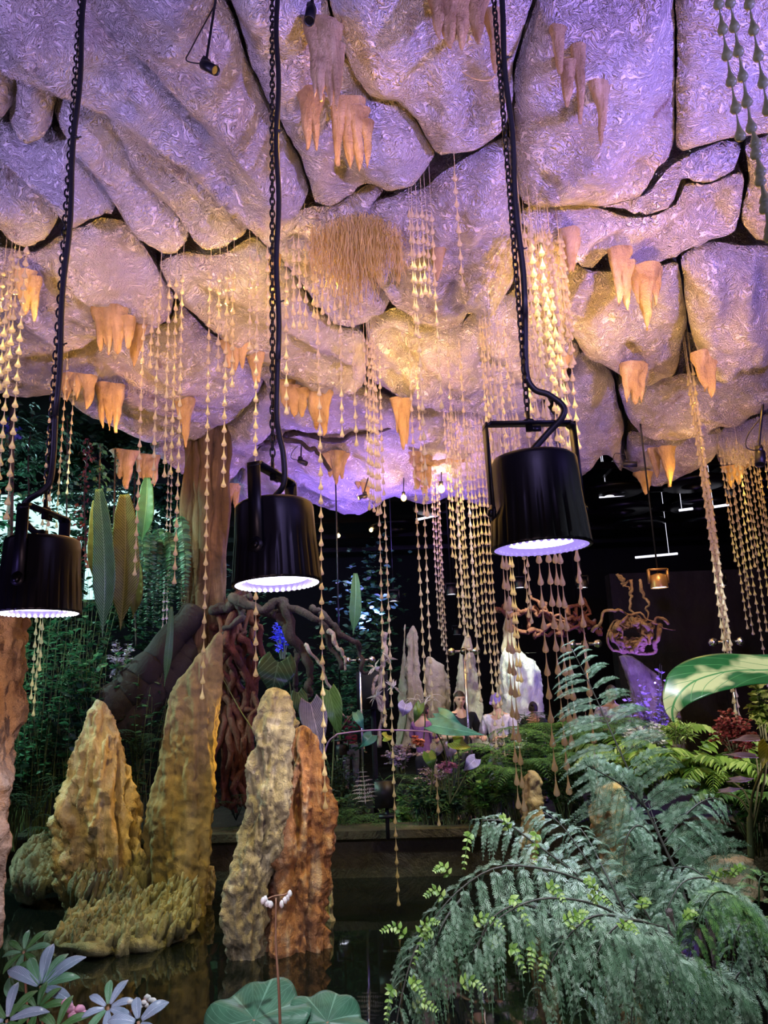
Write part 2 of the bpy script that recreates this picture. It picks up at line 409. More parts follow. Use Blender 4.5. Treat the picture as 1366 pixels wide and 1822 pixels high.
panel([(-40, 262), (20, 262), (62, 290), (100, 268), (130, 290), (165, 335), (212, 412), (176, 408), (150, 424), (118, 428), (100, 400), (62, 362), (0, 312), (-40, 290)], flow=((30, 280), (200, 410)), ridge=0.07, R=0.22, saw=0.3)
panel([(-60, 300), (0, 318), (60, 366), (104, 424), (90, 455), (50, 468), (10, 455), (-20, 420), (-60, 400)], flow=((0, 330), (90, 440)), R=0.22, saw=0.25)
# top middle
panel([(415, -60), (570, -60), (585, 60), (610, 135), (655, 200), (702, 208), (740, 250), (764, 292), (780, 308), (742, 345), (690, 360), (656, 345), (625, 372), (590, 390), (556, 384), (552, 370), (535, 310), (490, 235), (446, 150), (422, 66), (395, 5)],
      flow=((500, 40), (600, 380)), ridge=0.05, bulge=0.2)
panel([(575, -60), (900, -60), (955, 30), (935, 80), (916, 150), (913, 235), (898, 256), (860, 287), (802, 298), (780, 306), (764, 288), (740, 248), (704, 206), (657, 198), (614, 133), (590, 60)],
      flow=((760, 40), (840, 290)), ridge=0.05, bulge=0.2)
# big right slab in two casts
panel([(965, 25), (1010, 14), (1060, 12), (1120, 4), (1135, -20), (1203, -30), (1206, 140), (1204, 290), (1180, 316), (1150, 364), (1108, 382), (1068, 391), (1040, 378), (1008, 386), (926, 386), (919, 300), (922, 160), (945, 80)],
      flow=((1150, 40), (1000, 380)), ridge=0.04, bulge=0.2)
panel([(1208, -60), (1440, -60), (1440, 240), (1366, 252), (1330, 268), (1290, 274), (1240, 288), (1206, 300), (1209, 140)], flow=((1300, 0), (1240, 280)), ridge=0.03, bulge=0.15, R=0.15)
panel([(940, 0), (990, -40), (1050, -40), (1062, 8), (1005, 12), (965, 22)], lift=0.15, R=0.15, saw=0.1)
# second rank
panel([(690, 380), (745, 366), (790, 336), (866, 290), (912, 268), (920, 330), (926, 400), (926, 500), (900, 545), (845, 562), (826, 592), (790, 600), (745, 588), (700, 560), (650, 500), (640, 430), (664, 388)],
      flow=((860, 290), (770, 590)), ridge=0.08, rough=0.08)
panel([(556, 392), (592, 396), (658, 352), (690, 366), (662, 388), (638, 430), (648, 500), (698, 560), (645, 590), (600, 600), (560, 562), (500, 482), (452, 440), (520, 408)], flow=((470, 440), (640, 590)), ridge=0.07)
panel([(1070, 404), (1112, 398), (1164, 378), (1192, 334), (1240, 306), (1292, 288), (1326, 286), (1322, 322), (1262, 352), (1214, 348), (1205, 386), (1164, 404), (1120, 411), (1095, 404)], R=0.16, lift=-0.03, bulge=0.15, saw=0.25)
panel([(928, 394), (1008, 392), (1040, 386), (1080, 400), (1122, 416), (1168, 408), (1210, 390), (1222, 354), (1266, 356), (1322, 330), (1330, 350), (1312, 440), (1262, 452), (1225, 470), (1200, 482), (1150, 500), (1110, 500), (1088, 462), (1052, 500), (1000, 474), (955, 440), (926, 420)],
      flow=((1260, 350), (1040, 480)), ridge=0.09, rough=0.08)
panel([(1330, 285), (1440, 250), (1440, 440), (1366, 440), (1340, 445), (1322, 420), (1336, 345)], lift=0.05)
panel([(930, 426), (958, 446), (1002, 480), (1054, 506), (1108, 506), (1150, 506), (1206, 488), (1218, 545), (1224, 600), (1212, 640), (1206, 676), (1150, 698), (1114, 690), (1070, 660), (1038, 640), (1012, 604), (960, 560), (930, 520)],
      flow=((960, 450), (1100, 680)), ridge=0.07)
# curtain of flowstone at the right
panel([(1212, 488), (1240, 470), (1270, 462), (1366, 468), (1440, 470), (1440, 655), (1366, 658), (1300, 666), (1262, 690), (1243, 642), (1228, 602), (1222, 530)], lift=-0.22, flow=((1290, 470), (1300, 660)), ridge=0.14, bulge=0.2, saw=0.6)
# third rank, left
panel([(-60, 452), (10, 470), (60, 476), (100, 450), (150, 430), (176, 414), (216, 420), (252, 456), (272, 490), (310, 550), (300, 590), (250, 610), (200, 600), (150, 628), (100, 640), (40, 640), (-60, 620)],
      flow=((60, 480), (300, 570)), ridge=0.07)
panel([(288, 486), (336, 474), (365, 482), (402, 474), (450, 446), (500, 488), (558, 566), (600, 606), (640, 604), (655, 640), (650, 700), (600, 700), (540, 690), (485, 655), (390, 618), (312, 550), (278, 490)],
      flow=((300, 490), (600, 690)), ridge=0.09)
panel([(-60, 630), (40, 648), (104, 646), (152, 634), (200, 606), (252, 616), (302, 596), (316, 560), (388, 626), (440, 655), (470, 700), (420, 760), (330, 790), (262, 800), (190, 770), (110, 716), (60, 714), (0, 706), (-60, 700)],
      flow=((60, 640), (420, 740)), ridge=0.06)
panel([(392, 626), (484, 662), (538, 697), (600, 708), (652, 706), (700, 730), (716, 772), (640, 776), (560, 778), (500, 768), (470, 800), (430, 845), (400, 880), (345, 842), (300, 842), (262, 806), (332, 796), (424, 764), (474, 700), (440, 655)],
      flow=((400, 640), (560, 770)), ridge=0.06)
# third rank, middle
panel([(646, 596), (700, 568), (745, 594), (792, 606), (828, 598), (850, 566), (904, 550), (928, 526), (958, 566), (1008, 608), (1034, 642), (1000, 690), (960, 730), (880, 740), (800, 740), (720, 725), (660, 700), (660, 640)],
      flow=((680, 580), (900, 730)), ridge=0.08, rough=0.08)
panel([(1012, 700), (1036, 646), (1070, 668), (1096, 700), (1102, 740), (1114, 792), (1104, 800), (1112, 850), (1140, 868), (1098, 850), (1084, 816), (1066, 818), (1050, 856), (1030, 860), (1000, 840), (990, 770)], flow=((1040, 660), (1070, 840)), ridge=0.07, R=0.18)
panel([(1108, 728), (1100, 704), (1116, 698), (1150, 706), (1208, 682), (1262, 696), (1300, 672), (1366, 664), (1440, 660), (1440, 700), (1366, 722), (1322, 764), (1272, 764), (1232, 786), (1190, 792), (1140, 778), (1116, 760)], flow=((1120, 710), (1300, 760)), ridge=0.07)
panel([(1118, 796), (1160, 798), (1188, 796), (1232, 800), (1262, 775), (1290, 790), (1278, 830), (1252, 846), (1214, 858), (1180, 872), (1148, 872), (1118, 852)], R=0.2)
panel([(1268, 800), (1300, 780), (1340, 770), (1440, 750), (1440, 800), (1366, 820), (1310, 850), (1285, 850)], R=0.2, lift=0.05)
# low back edge
panel([(505, 774), (562, 784), (640, 782), (720, 778), (700, 736), (800, 746), (880, 746), (960, 736), (990, 760), (996, 842), (960, 900), (900, 880), (860, 905), (800, 892), (760, 908), (700, 890), (672, 912), (640, 920), (600, 918), (560, 900), (480, 905), (420, 908), (404, 884), (432, 850), (474, 804)],
      flow=((520, 790), (700, 900)), ridge=0.05, bulge=0.2)
# ------------------------------------------------------------------ pond, kerb, banks
def watermat():
    m = NT('dark_pond_water'); v = m.coord(kind='Object')
    m.setp((0.004, 0.006, 0.006), 0.03, m.bump(m.noise(v, 2.2, 2), 0.10, 0.02), Specular_IOR_Level=0.6); return m.m
WZ = -0.1
mb = MB().box((-0.5, 4.1, WZ - 0.1), (12.5, 7.2, 0.2))
o = mb.build('pond_water', watermat(), None, False, 'still black pond water mirroring the stalagmites', 'water', kind='stuff')
mb = MB()                                               # far kerb of the pond
ptsk = [(-6.5, 7.75), (-2.0, 7.6), (1.0, 7.45), (3.0, 7.2), (6.6, 7.1)]
for (x0, y0), (x1, y1) in zip(ptsk[:-1], ptsk[1:]):
    L = math.hypot(x1 - x0, y1 - y0); a = math.atan2(y1 - y0, x1 - x0)
    R = [[math.cos(a), -math.sin(a), 0], [math.sin(a), math.cos(a), 0], [0, 0, 1]]
    mb.box(((x0 + x1) / 2, (y0 + y1) / 2 + 0.1, 0.0), (L + 0.05, 0.3, 0.5), R)
    mb.box(((x0 + x1) / 2, (y0 + y1) / 2 + 0.07, 0.28), (L + 0.06, 0.4, 0.07), R)
mb.build('trim_1', M['curb'], None, False, kind='structure')
def bank(name, x0, x1, y0, y1, zf, step=0.2):
    gx, gy = np.meshgrid(np.arange(x0, x1 + step, step), np.arange(y0, y1 + step, step), indexing='ij')
    z = zf(gx, gy) + 0.05 * fbm(np.c_[gx.ravel() * 1.5, gy.ravel() * 1.5, gx.ravel() * 0], 4).reshape(gx.shape)
    n, m_ = gx.shape; V = np.stack([gx, gy, z], -1).reshape(-1, 3)
    i, j = np.meshgrid(np.arange(n - 1), np.arange(m_ - 1), indexing='ij')
    Q = np.stack([i * m_ + j, (i + 1) * m_ + j, (i + 1) * m_ + j + 1, i * m_ + j + 1], -1).reshape(-1, 4)
    b = MB().add(V, [Q]); return b.build(name, M['soil'], None, True, kind='structure')
bank('ground_far', -10.5, 9, 7.75, 19, lambda x, y: 0.22 + 0 * x)
bank('ground_near', -6, 7, -1.0, 1.5, lambda x, y: 0.45 - np.clip(y - 1.0, 0, 1) * 0.9)

# ------------------------------------------------------------------ stalagmites
def column(name, rows, Y, mat, label, group=None, cat='stalagmite', n=110, m=160, depth=0.7, relief=0.06, flute=0.05, seed=1, fs=(1, 1, 0.3), parent=None, fine=0.02, top=1.0, fscale=5.0):
    """rock body whose left and right outline follow rows of (py, x_left, x_right)"""
    rows = sorted(rows); L = []; Rr = []
    for py, xl, xr in rows:
        L.append(P(xl, py, Y)); Rr.append(P(xr, py, Y))
    L = np.array(L); Rr = np.array(Rr); C0 = (L + Rr) / 2; W = (Rr[:, 0] - L[:, 0]) / 2
    zz = C0[:, 2]; t = np.linspace(0, 1, m) ** 1.15; z = zz[0] + (zz[-1] - zz[0]) * t
    cx = np.interp(-z, -zz, C0[:, 0]); r = np.interp(-z, -zz, W)
    k = max(2, int(m * 0.035)); r[:k] *= np.sqrt(np.linspace(0.02, 1, k)) ** top
    a = np.arange(n) * 2 * math.pi / n
    X = cx[:, None] + r[:, None] * np.cos(a); Yy = Y + depth * r[:, None] * np.sin(a); Z = np.repeat(z[:, None], n, 1)
    V = np.stack([X, Yy, Z], -1).reshape(-1, 3); nx = np.stack([np.cos(a)] * m).reshape(-1); ny = np.stack([np.sin(a)] * m).reshape(-1)
    amp = np.repeat(np.clip(r / r.max(), 0.12, 1), n)
    q = V * np.array(fs) * fscale
    dsp = relief * fbm(q, 4, seed) + flute * (0.5 - np.abs(fbm(V * np.array([9, 9, 0.9]), 3, seed + 9))) + fine * fbm(V * 22, 3, seed + 3) + 0.55 * relief * (0.5 - np.abs(fbm(V * np.array([13, 13, 4.5]), 3, seed + 6))) 
    dsp = dsp - dsp.mean() - 0.9 * dsp.std()
    V[:, 0] += nx * dsp * amp; V[:, 1] += ny * dsp * amp
    i, j = np.meshgrid(np.arange(m - 1), np.arange(n), indexing='ij'); j2 = (j + 1) % n
    Q = np.stack([i * n + j, (i + 1) * n + j, (i + 1) * n + j2, i * n + j2], -1).reshape(-1, 4)
    b = MB(); b.add(V, [Q, np.array([list(range(n))]), np.array([[(m - 1) * n + q for q in range(n)][::-1]])])
    return b.build(name, mat, parent, True, label, cat, group)

column('stalagmite', [(1244, 168, 178), (1262, 155, 195), (1290, 145, 215), (1340, 125, 232), (1400, 112, 250), (1450, 98, 256), (1500, 92, 258), (1560, 100, 262), (1640, 108, 262)], 6.7, M['yellow'],
       'yellow craggy pointed stalagmite left of the tall olive one', relief=0.10, flute=0.22, seed=3, fscale=4)
column('stalagmite', [(1124, 386, 396), (1145, 372, 398), (1180, 338, 397), (1230, 303, 395), (1290, 290, 389), (1370, 281, 384), (1400, 270, 382), (1450, 256, 378), (1500, 254, 374), (1560, 262, 368), (1612, 266, 366), (1650, 268, 366)], 6.45, M['olive'],
       'tallest olive-brown blade-shaped stalagmite with a lit golden right edge', relief=0.016, flute=0.07, seed=8, depth=0.42, fine=0.016)
# near left column, partly outside the picture
column('stalagmite', [(1060, -70, 38), (1105, -70, 46), (1140, -70, 47), (1200, -70, 48), (1260, -70, 51), (1310, -70, 46), (1360, -70, 34), (1420, -70, 16), (1460, -70, 16), (1500, -70, 22), (1550, -70, 21), (1600, -70, 14), (1660, -70, 0), (1800, -75, -14)], 3.6, M['peach'],
       'peach-coloured bulging rock column cut by the left picture edge', relief=0.05, flute=0.02, seed=11, fs=(1, 1, 1), fine=0.012)
# middle pair: grey and rust
t = thing('stalagmite', 'grey and rust-red twin-peaked stalagmite standing alone in the pond centre', 'stalagmite', P(500, 1680, 5.5))
column('grey_pillar', [(1223, 476, 500), (1240, 460, 512), (1275, 450, 516), (1330, 440, 520), (1375, 428, 520), (1440, 424, 520), (1480, 420, 515), (1540, 412, 505), (1575, 400, 498), (1620, 388, 488), (1670, 392, 480), (1690, 400, 478), (1730, 402, 478)], 5.45, M['grey'], None, cat=None, relief=0.07, flute=0.05, seed=21, parent=t, fs=(1, 1, 0.5))
column('rust_pillar', [(1290, 526, 550), (1310, 514, 566), (1350, 505, 580), (1400, 494, 588), (1440, 470, 592), (1500, 468, 590), (1560, 466, 588), (1620, 464, 590), (1660, 460, 594), (1680, 460, 594), (1720, 462, 592)], 5.6, M['rust'], None, cat=None, relief=0.07, flute=0.10, seed=27, parent=t, fs=(1, 1, 0.35))
column('shoulder_rock', [(1255, 500, 518), (1285, 498, 532), (1330, 494, 535), (1420, 480, 540), (1560, 470, 540)], 5.75, M['grey'], None, cat=None, relief=0.08, flute=0.04, seed=29, parent=t, fs=(1, 1, 1))
column('stalagmite_stub', [(1560, 568, 582), (1590, 572, 594), (1625, 575, 598), (1660, 570, 590)], 6.2, M['grey'], 'small grey stone at the foot of the rust pillar, right side', cat='rock', n=32, m=40, seed=31)

def fingers(name, base_px, Y0, Y1, mat, label, count, seed, lean=(0.25, 0, 1.0), hl=(0.06, 0.12), rad=(0.018, 0.036), core=None):
    """a mass of stubby calcite fingers grown together"""
    rg = np.random.default_rng(seed); b = MB(); poly = np.array(base_px, float)
    lo, hi = poly.min(0), poly.max(0); k = 0
    while k < count:
        p = rg.uniform(lo, hi)
        if not inside(poly, p[None])[0]: continue
        k += 1; f = (p[1] - lo[1]) / (hi[1] - lo[1]); Y = Y1 + (Y0 - Y1) * f + rg.uniform(-.03, .03)
        c = P(p[0], p[1], Y); ax = np.array(lean) + rg.normal(0, 0.18, 3); ax /= np.linalg.norm(ax)
        u = np.cross(ax, [0, 1, 0]); u /= np.linalg.norm(u); v = np.cross(ax, u)
        R = np.stack([u, v, ax], 1); r = rg.uniform(*rad); h = rg.uniform(*hl)
        b.ball(c, (r, r, h), 10, 8, R, 0.3, k)
    if core: 
        for (x, y, Y, rx, ry, rz) in core: b.ball(P(x, y, Y), (rx, ry, rz), 40, 24, None, 0.3, seed)
    return b.build(name, mat, None, True, label, 'rock')
fingers('calcite_mound', [(335, 1578), (348, 1606), (330, 1652), (240, 1680), (150, 1688), (95, 1672), (118, 1645), (140, 1618), (200, 1602), (280, 1592)], 5.55, 6.35, M['crystal'],
        'spiky mound of stubby calcite fingers rising from the water in front of the tall stalagmite', 430, 5, lean=(0.3, -.1, 1.0), core=[(240, 1660, 6.0, 0.44, 0.34, 0.16), (170, 1672, 5.8, 0.30, 0.27, 0.12), (300, 1640, 6.1, 0.26, 0.24, 0.14)])
fingers('calcite_lump', [(255, 1528), (262, 1568), (210, 1596), (140, 1590), (118, 1572), (140, 1545), (180, 1522), (230, 1522)], 6.3, 6.75, M['crystal'],
        'knobbly grey-green calcite lump at the foot of the yellow stalagmite', 170, 6, lean=(0.1, 0, 1), core=[(190, 1580, 6.7, 0.33, 0.22, 0.22)])
fingers('calcite_boulder', [(100, 1520), (104, 1560), (80, 1580), (30, 1575), (22, 1540), (50, 1510), (75, 1500)], 6.8, 7.0, M['crystal'],
        'pale calcite boulder at the water edge left of the yellow stalagmite', 70, 7, lean=(0.3, 0, 1), rad=(0.04, 0.07), core=[(62, 1552, 6.95, 0.20, 0.16, 0.21)])
column('boulder', [(1540, 366, 382), (1560, 362, 396), (1578, 362, 398), (1600, 366, 386), (1615, 366, 380), (1640, 366, 380)], 6.75, M['yellow'], 'small rounded stone at the right foot of the tall stalagmite', cat='rock', n=36, m=40, seed=40)

# far stalagmites beyond the visitors
G = 'pale stalagmites at the back'
column('stalagmite', [(1150, 900, 916), (1165, 890, 935), (1180, 888, 955), (1200, 887, 963), (1250, 886, 966), (1330, 884, 968)], 10.5, M['white'], 'broad brilliantly lit white stalagmite at the back', G, relief=0.05, flute=0.03, seed=51, n=48, m=60)
column('stalagmite', [(1060, 903, 908), (1100, 895, 916), (1150, 888, 918), (1250, 884, 920), (1330, 880, 922)], 10.7, M['pale'], 'slim pale spire rising behind the left side of the white stalagmite', G, seed=52, n=40, m=60)
column('stalagmite', [(1130, 828, 836), (1160, 820, 842), (1200, 812, 852), (1240, 805, 862), (1330, 800, 868)], 10.2, M['pale'], 'bottle-shaped pale stalagmite behind the two visitors', G, seed=53, n=44, m=60)
column('stalagmite', [(1168, 758, 766), (1185, 755, 790), (1210, 752, 802), (1330, 748, 806)], 10.4, M['pale'], 'low rounded pale stalagmite left of the bottle-shaped one', G, seed=54, n=40, m=50)
column('stalagmite', [(1112, 732, 738), (1130, 726, 745), (1180, 722, 750), (1330, 716, 756)], 10.3, M['pale'], 'fluted grey stalagmite with a pointed top beside a white strip', G, seed=55, n=40, m=60, flute=0.12)
column('stalagmite', [(1110, 719, 722), (1140, 714, 724), (1200, 708, 726), (1330, 704, 728)], 10.6, M['pale'], 'thin pale stone splinter, leftmost of the back stalagmites', G, seed=56, n=28, m=50)
# flowstone blobs by the ferns
column('stalagmite', [(1390, 1085, 1100), (1400, 1065, 1115), (1420, 1058, 1126), (1460, 1052, 1130), (1500, 1060, 1125), (1560, 1064, 1120)], 6.4, M['yellow'], 'orange-streaked stubby rock behind the tall feathery frond', seed=61, n=48, m=60, flute=0.1)
column('stalagmite', [(1370, 938, 950), (1385, 928, 962), (1430, 924, 966), (1480, 922, 968), (1540, 922, 968)], 6.6, M['olive'], 'mustard stubby rock behind the ferns below the hanging beads', seed=62, n=40, m=60)
column('boulder', [(1522, 1270, 1320), (1532, 1255, 1335), (1560, 1248, 1342), (1600, 1245, 1346)], 3.6, M['yellow'], 'ochre rock half hidden by the fern at the right', cat='rock', seed=63, n=40, m=40)

# ------------------------------------------------------------------ stalactites under the roof
def ceil_hit(px, py, below=0.12):
    best = None
    for poly, z_m, sl, ym in PANELS:
        d = ray(px, py); t = (z_m - below + sl * ym - CAM[2]) / (d[2] + sl * d[1]); p = CAM + t * d
        if inside(poly, p[None, :2])[0]:
            if best is None or p[1] < best[1]: best = p
    if best is None:
        d = ray(px, py); t = (5.2 + 0.48 - below - CAM[2]) / (d[2] + 0.16 * d[1]); best = CAM + t * d
    return best
def sheet(outline_top, tips, label, group, mat=None, seed=0, thick=0.05, sink=0.12, over=1.35):
    """a row of fused tapering stalactite teeth; tips are (x, y_top, y_tip, half width px)"""
    b = MB(); rg = np.random.default_rng(seed + 100)
    c = ceil_hit(outline_top[0], outline_top[1])
    Y = c[1]
    for k, (x, yt, yb, hw) in enumerate(tips):
        n = 14; m = 16; V = []
        top = P(x, yt, Y); top[2] += sink*.6; bot = P(x + rg.uniform(-2, 2), yb, Y); hwm = hw * top[1] / F * over
        t = np.linspace(0, 1, m); a = np.arange(n) * 2 * math.pi / n
        for q in t:
            cc = top + (bot - top) * q + np.array([hwm * .3 * math.sin(q * 3 + k * 2 + seed), 0, 0]) * (1 - q); r = hwm * (1 - q ** 1.5) ** 0.8 * (1.45 - 0.5 * min(1, q * 2.5)) + 0.004
            V.append(np.stack([cc[0] + r * np.cos(a), cc[1] + 0.62 * r * np.sin(a), np.full(n, cc[2])], 1))
        V = np.concatenate(V); ds = 0.26 * hwm * fbm(V * np.array([22, 22, 5]), 3, seed + k) + 0.16 * hwm * fbm(V * np.array([60, 60, 8]), 2, seed + k)
        aa = np.tile(a, m); V[:, 0] += np.cos(aa) * ds; V[:, 1] += np.sin(aa) * ds
        i, j = np.meshgrid(np.arange(m - 1), np.arange(n), indexing='ij'); j2 = (j + 1) % n
        b.add(V, [np.stack([i * n + j, (i + 1) * n + j, (i + 1) * n + j2, i * n + j2], -1).reshape(-1, 4), np.array([[(m - 1) * n + q for q in range(n)]])[:, ::-1]])
    return b.build('stalactite', mat or M['tan'], None, True, label, 'stalactite', group)
ST = [
 ('long thin tan stalactite cluster right below the black spotlight at the top', [(558, 55, 175, 13), (572, 60, 180, 14), (588, 70, 192, 16), (600, 100, 196, 9)]),
 ('pale yellow-tipped stalactite, left one of the trio under the top cluster', [(546, 180, 266, 12), (563, 190, 268, 8)]),
 ('slender stalactite with a bright yellow tip, right of the top trio', [(600, 195, 295, 10)]),
 ('wide grey-mauve ribbed stalactite curtain behind the yellow-tipped one', [(622, 200, 300, 14), (640, 215, 306, 12), (652, 235, 300, 8)]),
 ('broad orange stalactite curtain near the top left of the right chain', [(780, 0, 70, 14), (800, 0, 84, 18), (822, 0, 90, 16), (850, 10, 78, 14)]),
 ('tan stalactite hanging just left of the right lamp chain', [(880, 40, 130, 10), (888, 60, 132, 6)]),
 ('left small stalactite embedded in the violet slab', [(998, 68, 130, 9)]),
 ('middle stalactite pair embedded in the violet slab', [(1034, 100, 220, 8), (1010, 130, 190, 10)]),
 ('right stalactite with an orange tip in the violet slab', [(1070, 155, 260, 13)]),
 ('single leaning tan stalactite right of the dense yellow beads', [(1013, 425, 482, 10), (1022, 440, 485, 7)]),
 ('glowing yellow pair of stalactites under the brown roll', [(1100, 460, 545, 12), (1115, 480, 552, 9)]),
 ('broad golden stalactite with one long central point', [(1138, 490, 540, 11), (1152, 490, 588, 15), (1166, 492, 542, 9)]),
 ('blunt tan stalactite stump in the middle of the grey-violet panel', [(1118, 662, 716, 10), (1130, 660, 720, 14), (1140, 662, 716, 7)]),
 ('dark golden slanting stalactite under the flowstone curtain', [(1252, 640, 696, 12), (1264, 650, 708, 10)]),
 ('left of the two pale teeth near the right back edge', [(1168, 808, 852, 8)]),
 ('right of the two pale teeth near the right back edge', [(1190, 806, 866, 9)]),
 ('short pinkish stub hanging over the back edge at the right', [(1148, 850, 880, 9)]),
 ('fan of pinkish ribs hanging at far right over the gap', [(1300, 840, 868, 8), (1315, 835, 862, 7)]),
 ('amber ribbed stalactite curtain at upper left of the string lights', [(178, 560, 625, 10), (192, 562, 632, 13), (208, 565, 630, 12), (226, 580, 622, 9)]),
 ('small hooked stalactite right of the amber ribbed curtain', [(240, 590, 655, 9), (250, 590, 625, 6)]),
 ('brown ragged row of teeth at the far left', [(118, 680, 715, 12), (138, 680, 712, 10), (155, 682, 728, 10)]),
 ('brightly lit orange stalactite at the left edge of the roof', [(182, 695, 762, 9), (194, 696, 766, 10), (206, 698, 770, 8)]),
 ('faint brown stalactite cluster behind the left yellow beads', [(45, 500, 560, 12), (60, 510, 572, 9)]),
 ('golden knobs hanging in the middle of the diagonal ledge', [(408, 620, 655, 8), (418, 620, 662, 9), (430, 625, 656, 7)]),
 ('small hooked brown stalactite right of the golden knobs', [(452, 640, 690, 7), (460, 640, 680, 5)]),
 ('brown pointed stalactite left of the first string light', [(318, 710, 760, 8), (330, 720, 796, 8)]),
 ('pinkish teeth hanging at the left back rim', [(212, 812, 852, 9), (226, 815, 870, 10)]),
 ('ragged pinkish cluster behind the bead strands at the left rim', [(248, 820, 850, 8), (262, 822, 872, 9), (274, 822, 866, 7)]),
 ('row of pink teeth above the tree trunk', [(352, 842, 872, 8), (368, 846, 890, 9), (388, 850, 906, 10)]),
 ('brown tooth left of the middle lamp', [(408, 872, 918, 8), (420, 875, 908, 6)]),
 ('golden-brown ragged stalactite right of the middle chain', [(510, 690, 738, 8), (522, 700, 744, 10), (536, 705, 742, 8)]),
 ('brown hooded stalactite with a glowing edge above the branch', [(562, 705, 765, 10), (576, 708, 776, 10)]),
 ('dark brown stalactite against the violet back edge', [(588, 818, 850, 8), (598, 815, 863, 10), (608, 818, 852, 6)]),
 ('dark drooping stalactite left of the warm bulb', [(638, 850, 870, 9), (650, 850, 888, 8)]),
 ('split tan stalactite in the centre of the roof', [(706, 720, 770, 6), (716, 722, 800, 8), (724, 722, 790, 6)]),
 ('dark tan stalactite right of the hanging bulb', [(742, 815, 870, 8), (752, 815, 880, 8), (762, 812, 872, 6)]),
 ('little orange stalactite hidden behind the dense yellow beads', [(1003, 645, 672, 8)]),
 ('small tan stalactite right of the root tassels', [(778, 455, 500, 8)]),
 ('tan stalactite tooth between root tassels and dense beads', [(488, 470, 552, 6)]),
]
for k, (lab, tips) in enumerate(ST):
    o = sheet((tips[0][0], tips[0][1]), tips, lab, None, seed=k * 7)
    c0 = P(sum(q[0] for q in tips) / len(tips), max(q[2] for q in tips) - 10, ceil_hit(tips[0][0], tips[0][1])[1]); light('POINT', c0 + np.array([.12, -.30, -.16]), {1: 5, 2: 5, 10: 24, 11: 20, 12: 6, 13: 10, 18: 7, 21: 16, 8: 1.6, 0: 1, 9: 5, 14: 5, 15: 5, 6: .3, 7: .5, 3: .6, 4: 1.2, 5: .8}.get(k, 3.0), (1.0, .50, .08), None, .01)  # added unseen warm point before each stalactite to turn it golden

# ------------------------------------------------------------------ pond lamps on chains
def chain(mb, p0, p1, link=0.045, r=0.0042, wid=0.011):
    p0 = np.array(p0); p1 = np.array(p1); L = np.linalg.norm(p1 - p0); n = int(L / (link * 0.72)); d = (p1 - p0) / L
    a = np.arange(11) * 2 * math.pi / 10
    ref = np.array([1.0, 0, 0]); u = ref - ref.dot(d) * d; u /= np.linalg.norm(u); v = np.cross(d, u)
    for i in range(n):
        c = p0 + d * L * (i + .5) / n; s = u * 0.9 + v * 0.45 if i % 2 else v * 0.9 - u * 0.45; s /= np.linalg.norm(s)
        pts = c + np.outer(np.cos(a) * link / 2, d) + np.outer(np.sin(a) * wid, s)
        mb.tube(pts, r, 5, False)
def rot(yaw, pitch=0, roll=0):
    cy, sy = math.cos(yaw), math.sin(yaw); cp, sp = math.cos(pitch), math.sin(pitch); cr, sr = math.cos(roll), math.sin(roll)
    return np.array([[cy, -sy, 0], [sy, cy, 0], [0, 0, 1]]) @ np.array([[1, 0, 0], [0, cp, -sp], [0, sp, cp]]) @ np.array([[cr, 0, sr], [0, 1, 0], [-sr, 0, cr]])
LED = emit('led_lens', (0.80, 0.76, 1.0), 9.0); LED2 = emit('led_reflector', (0.45, 0.32, 1.0), 0.9)
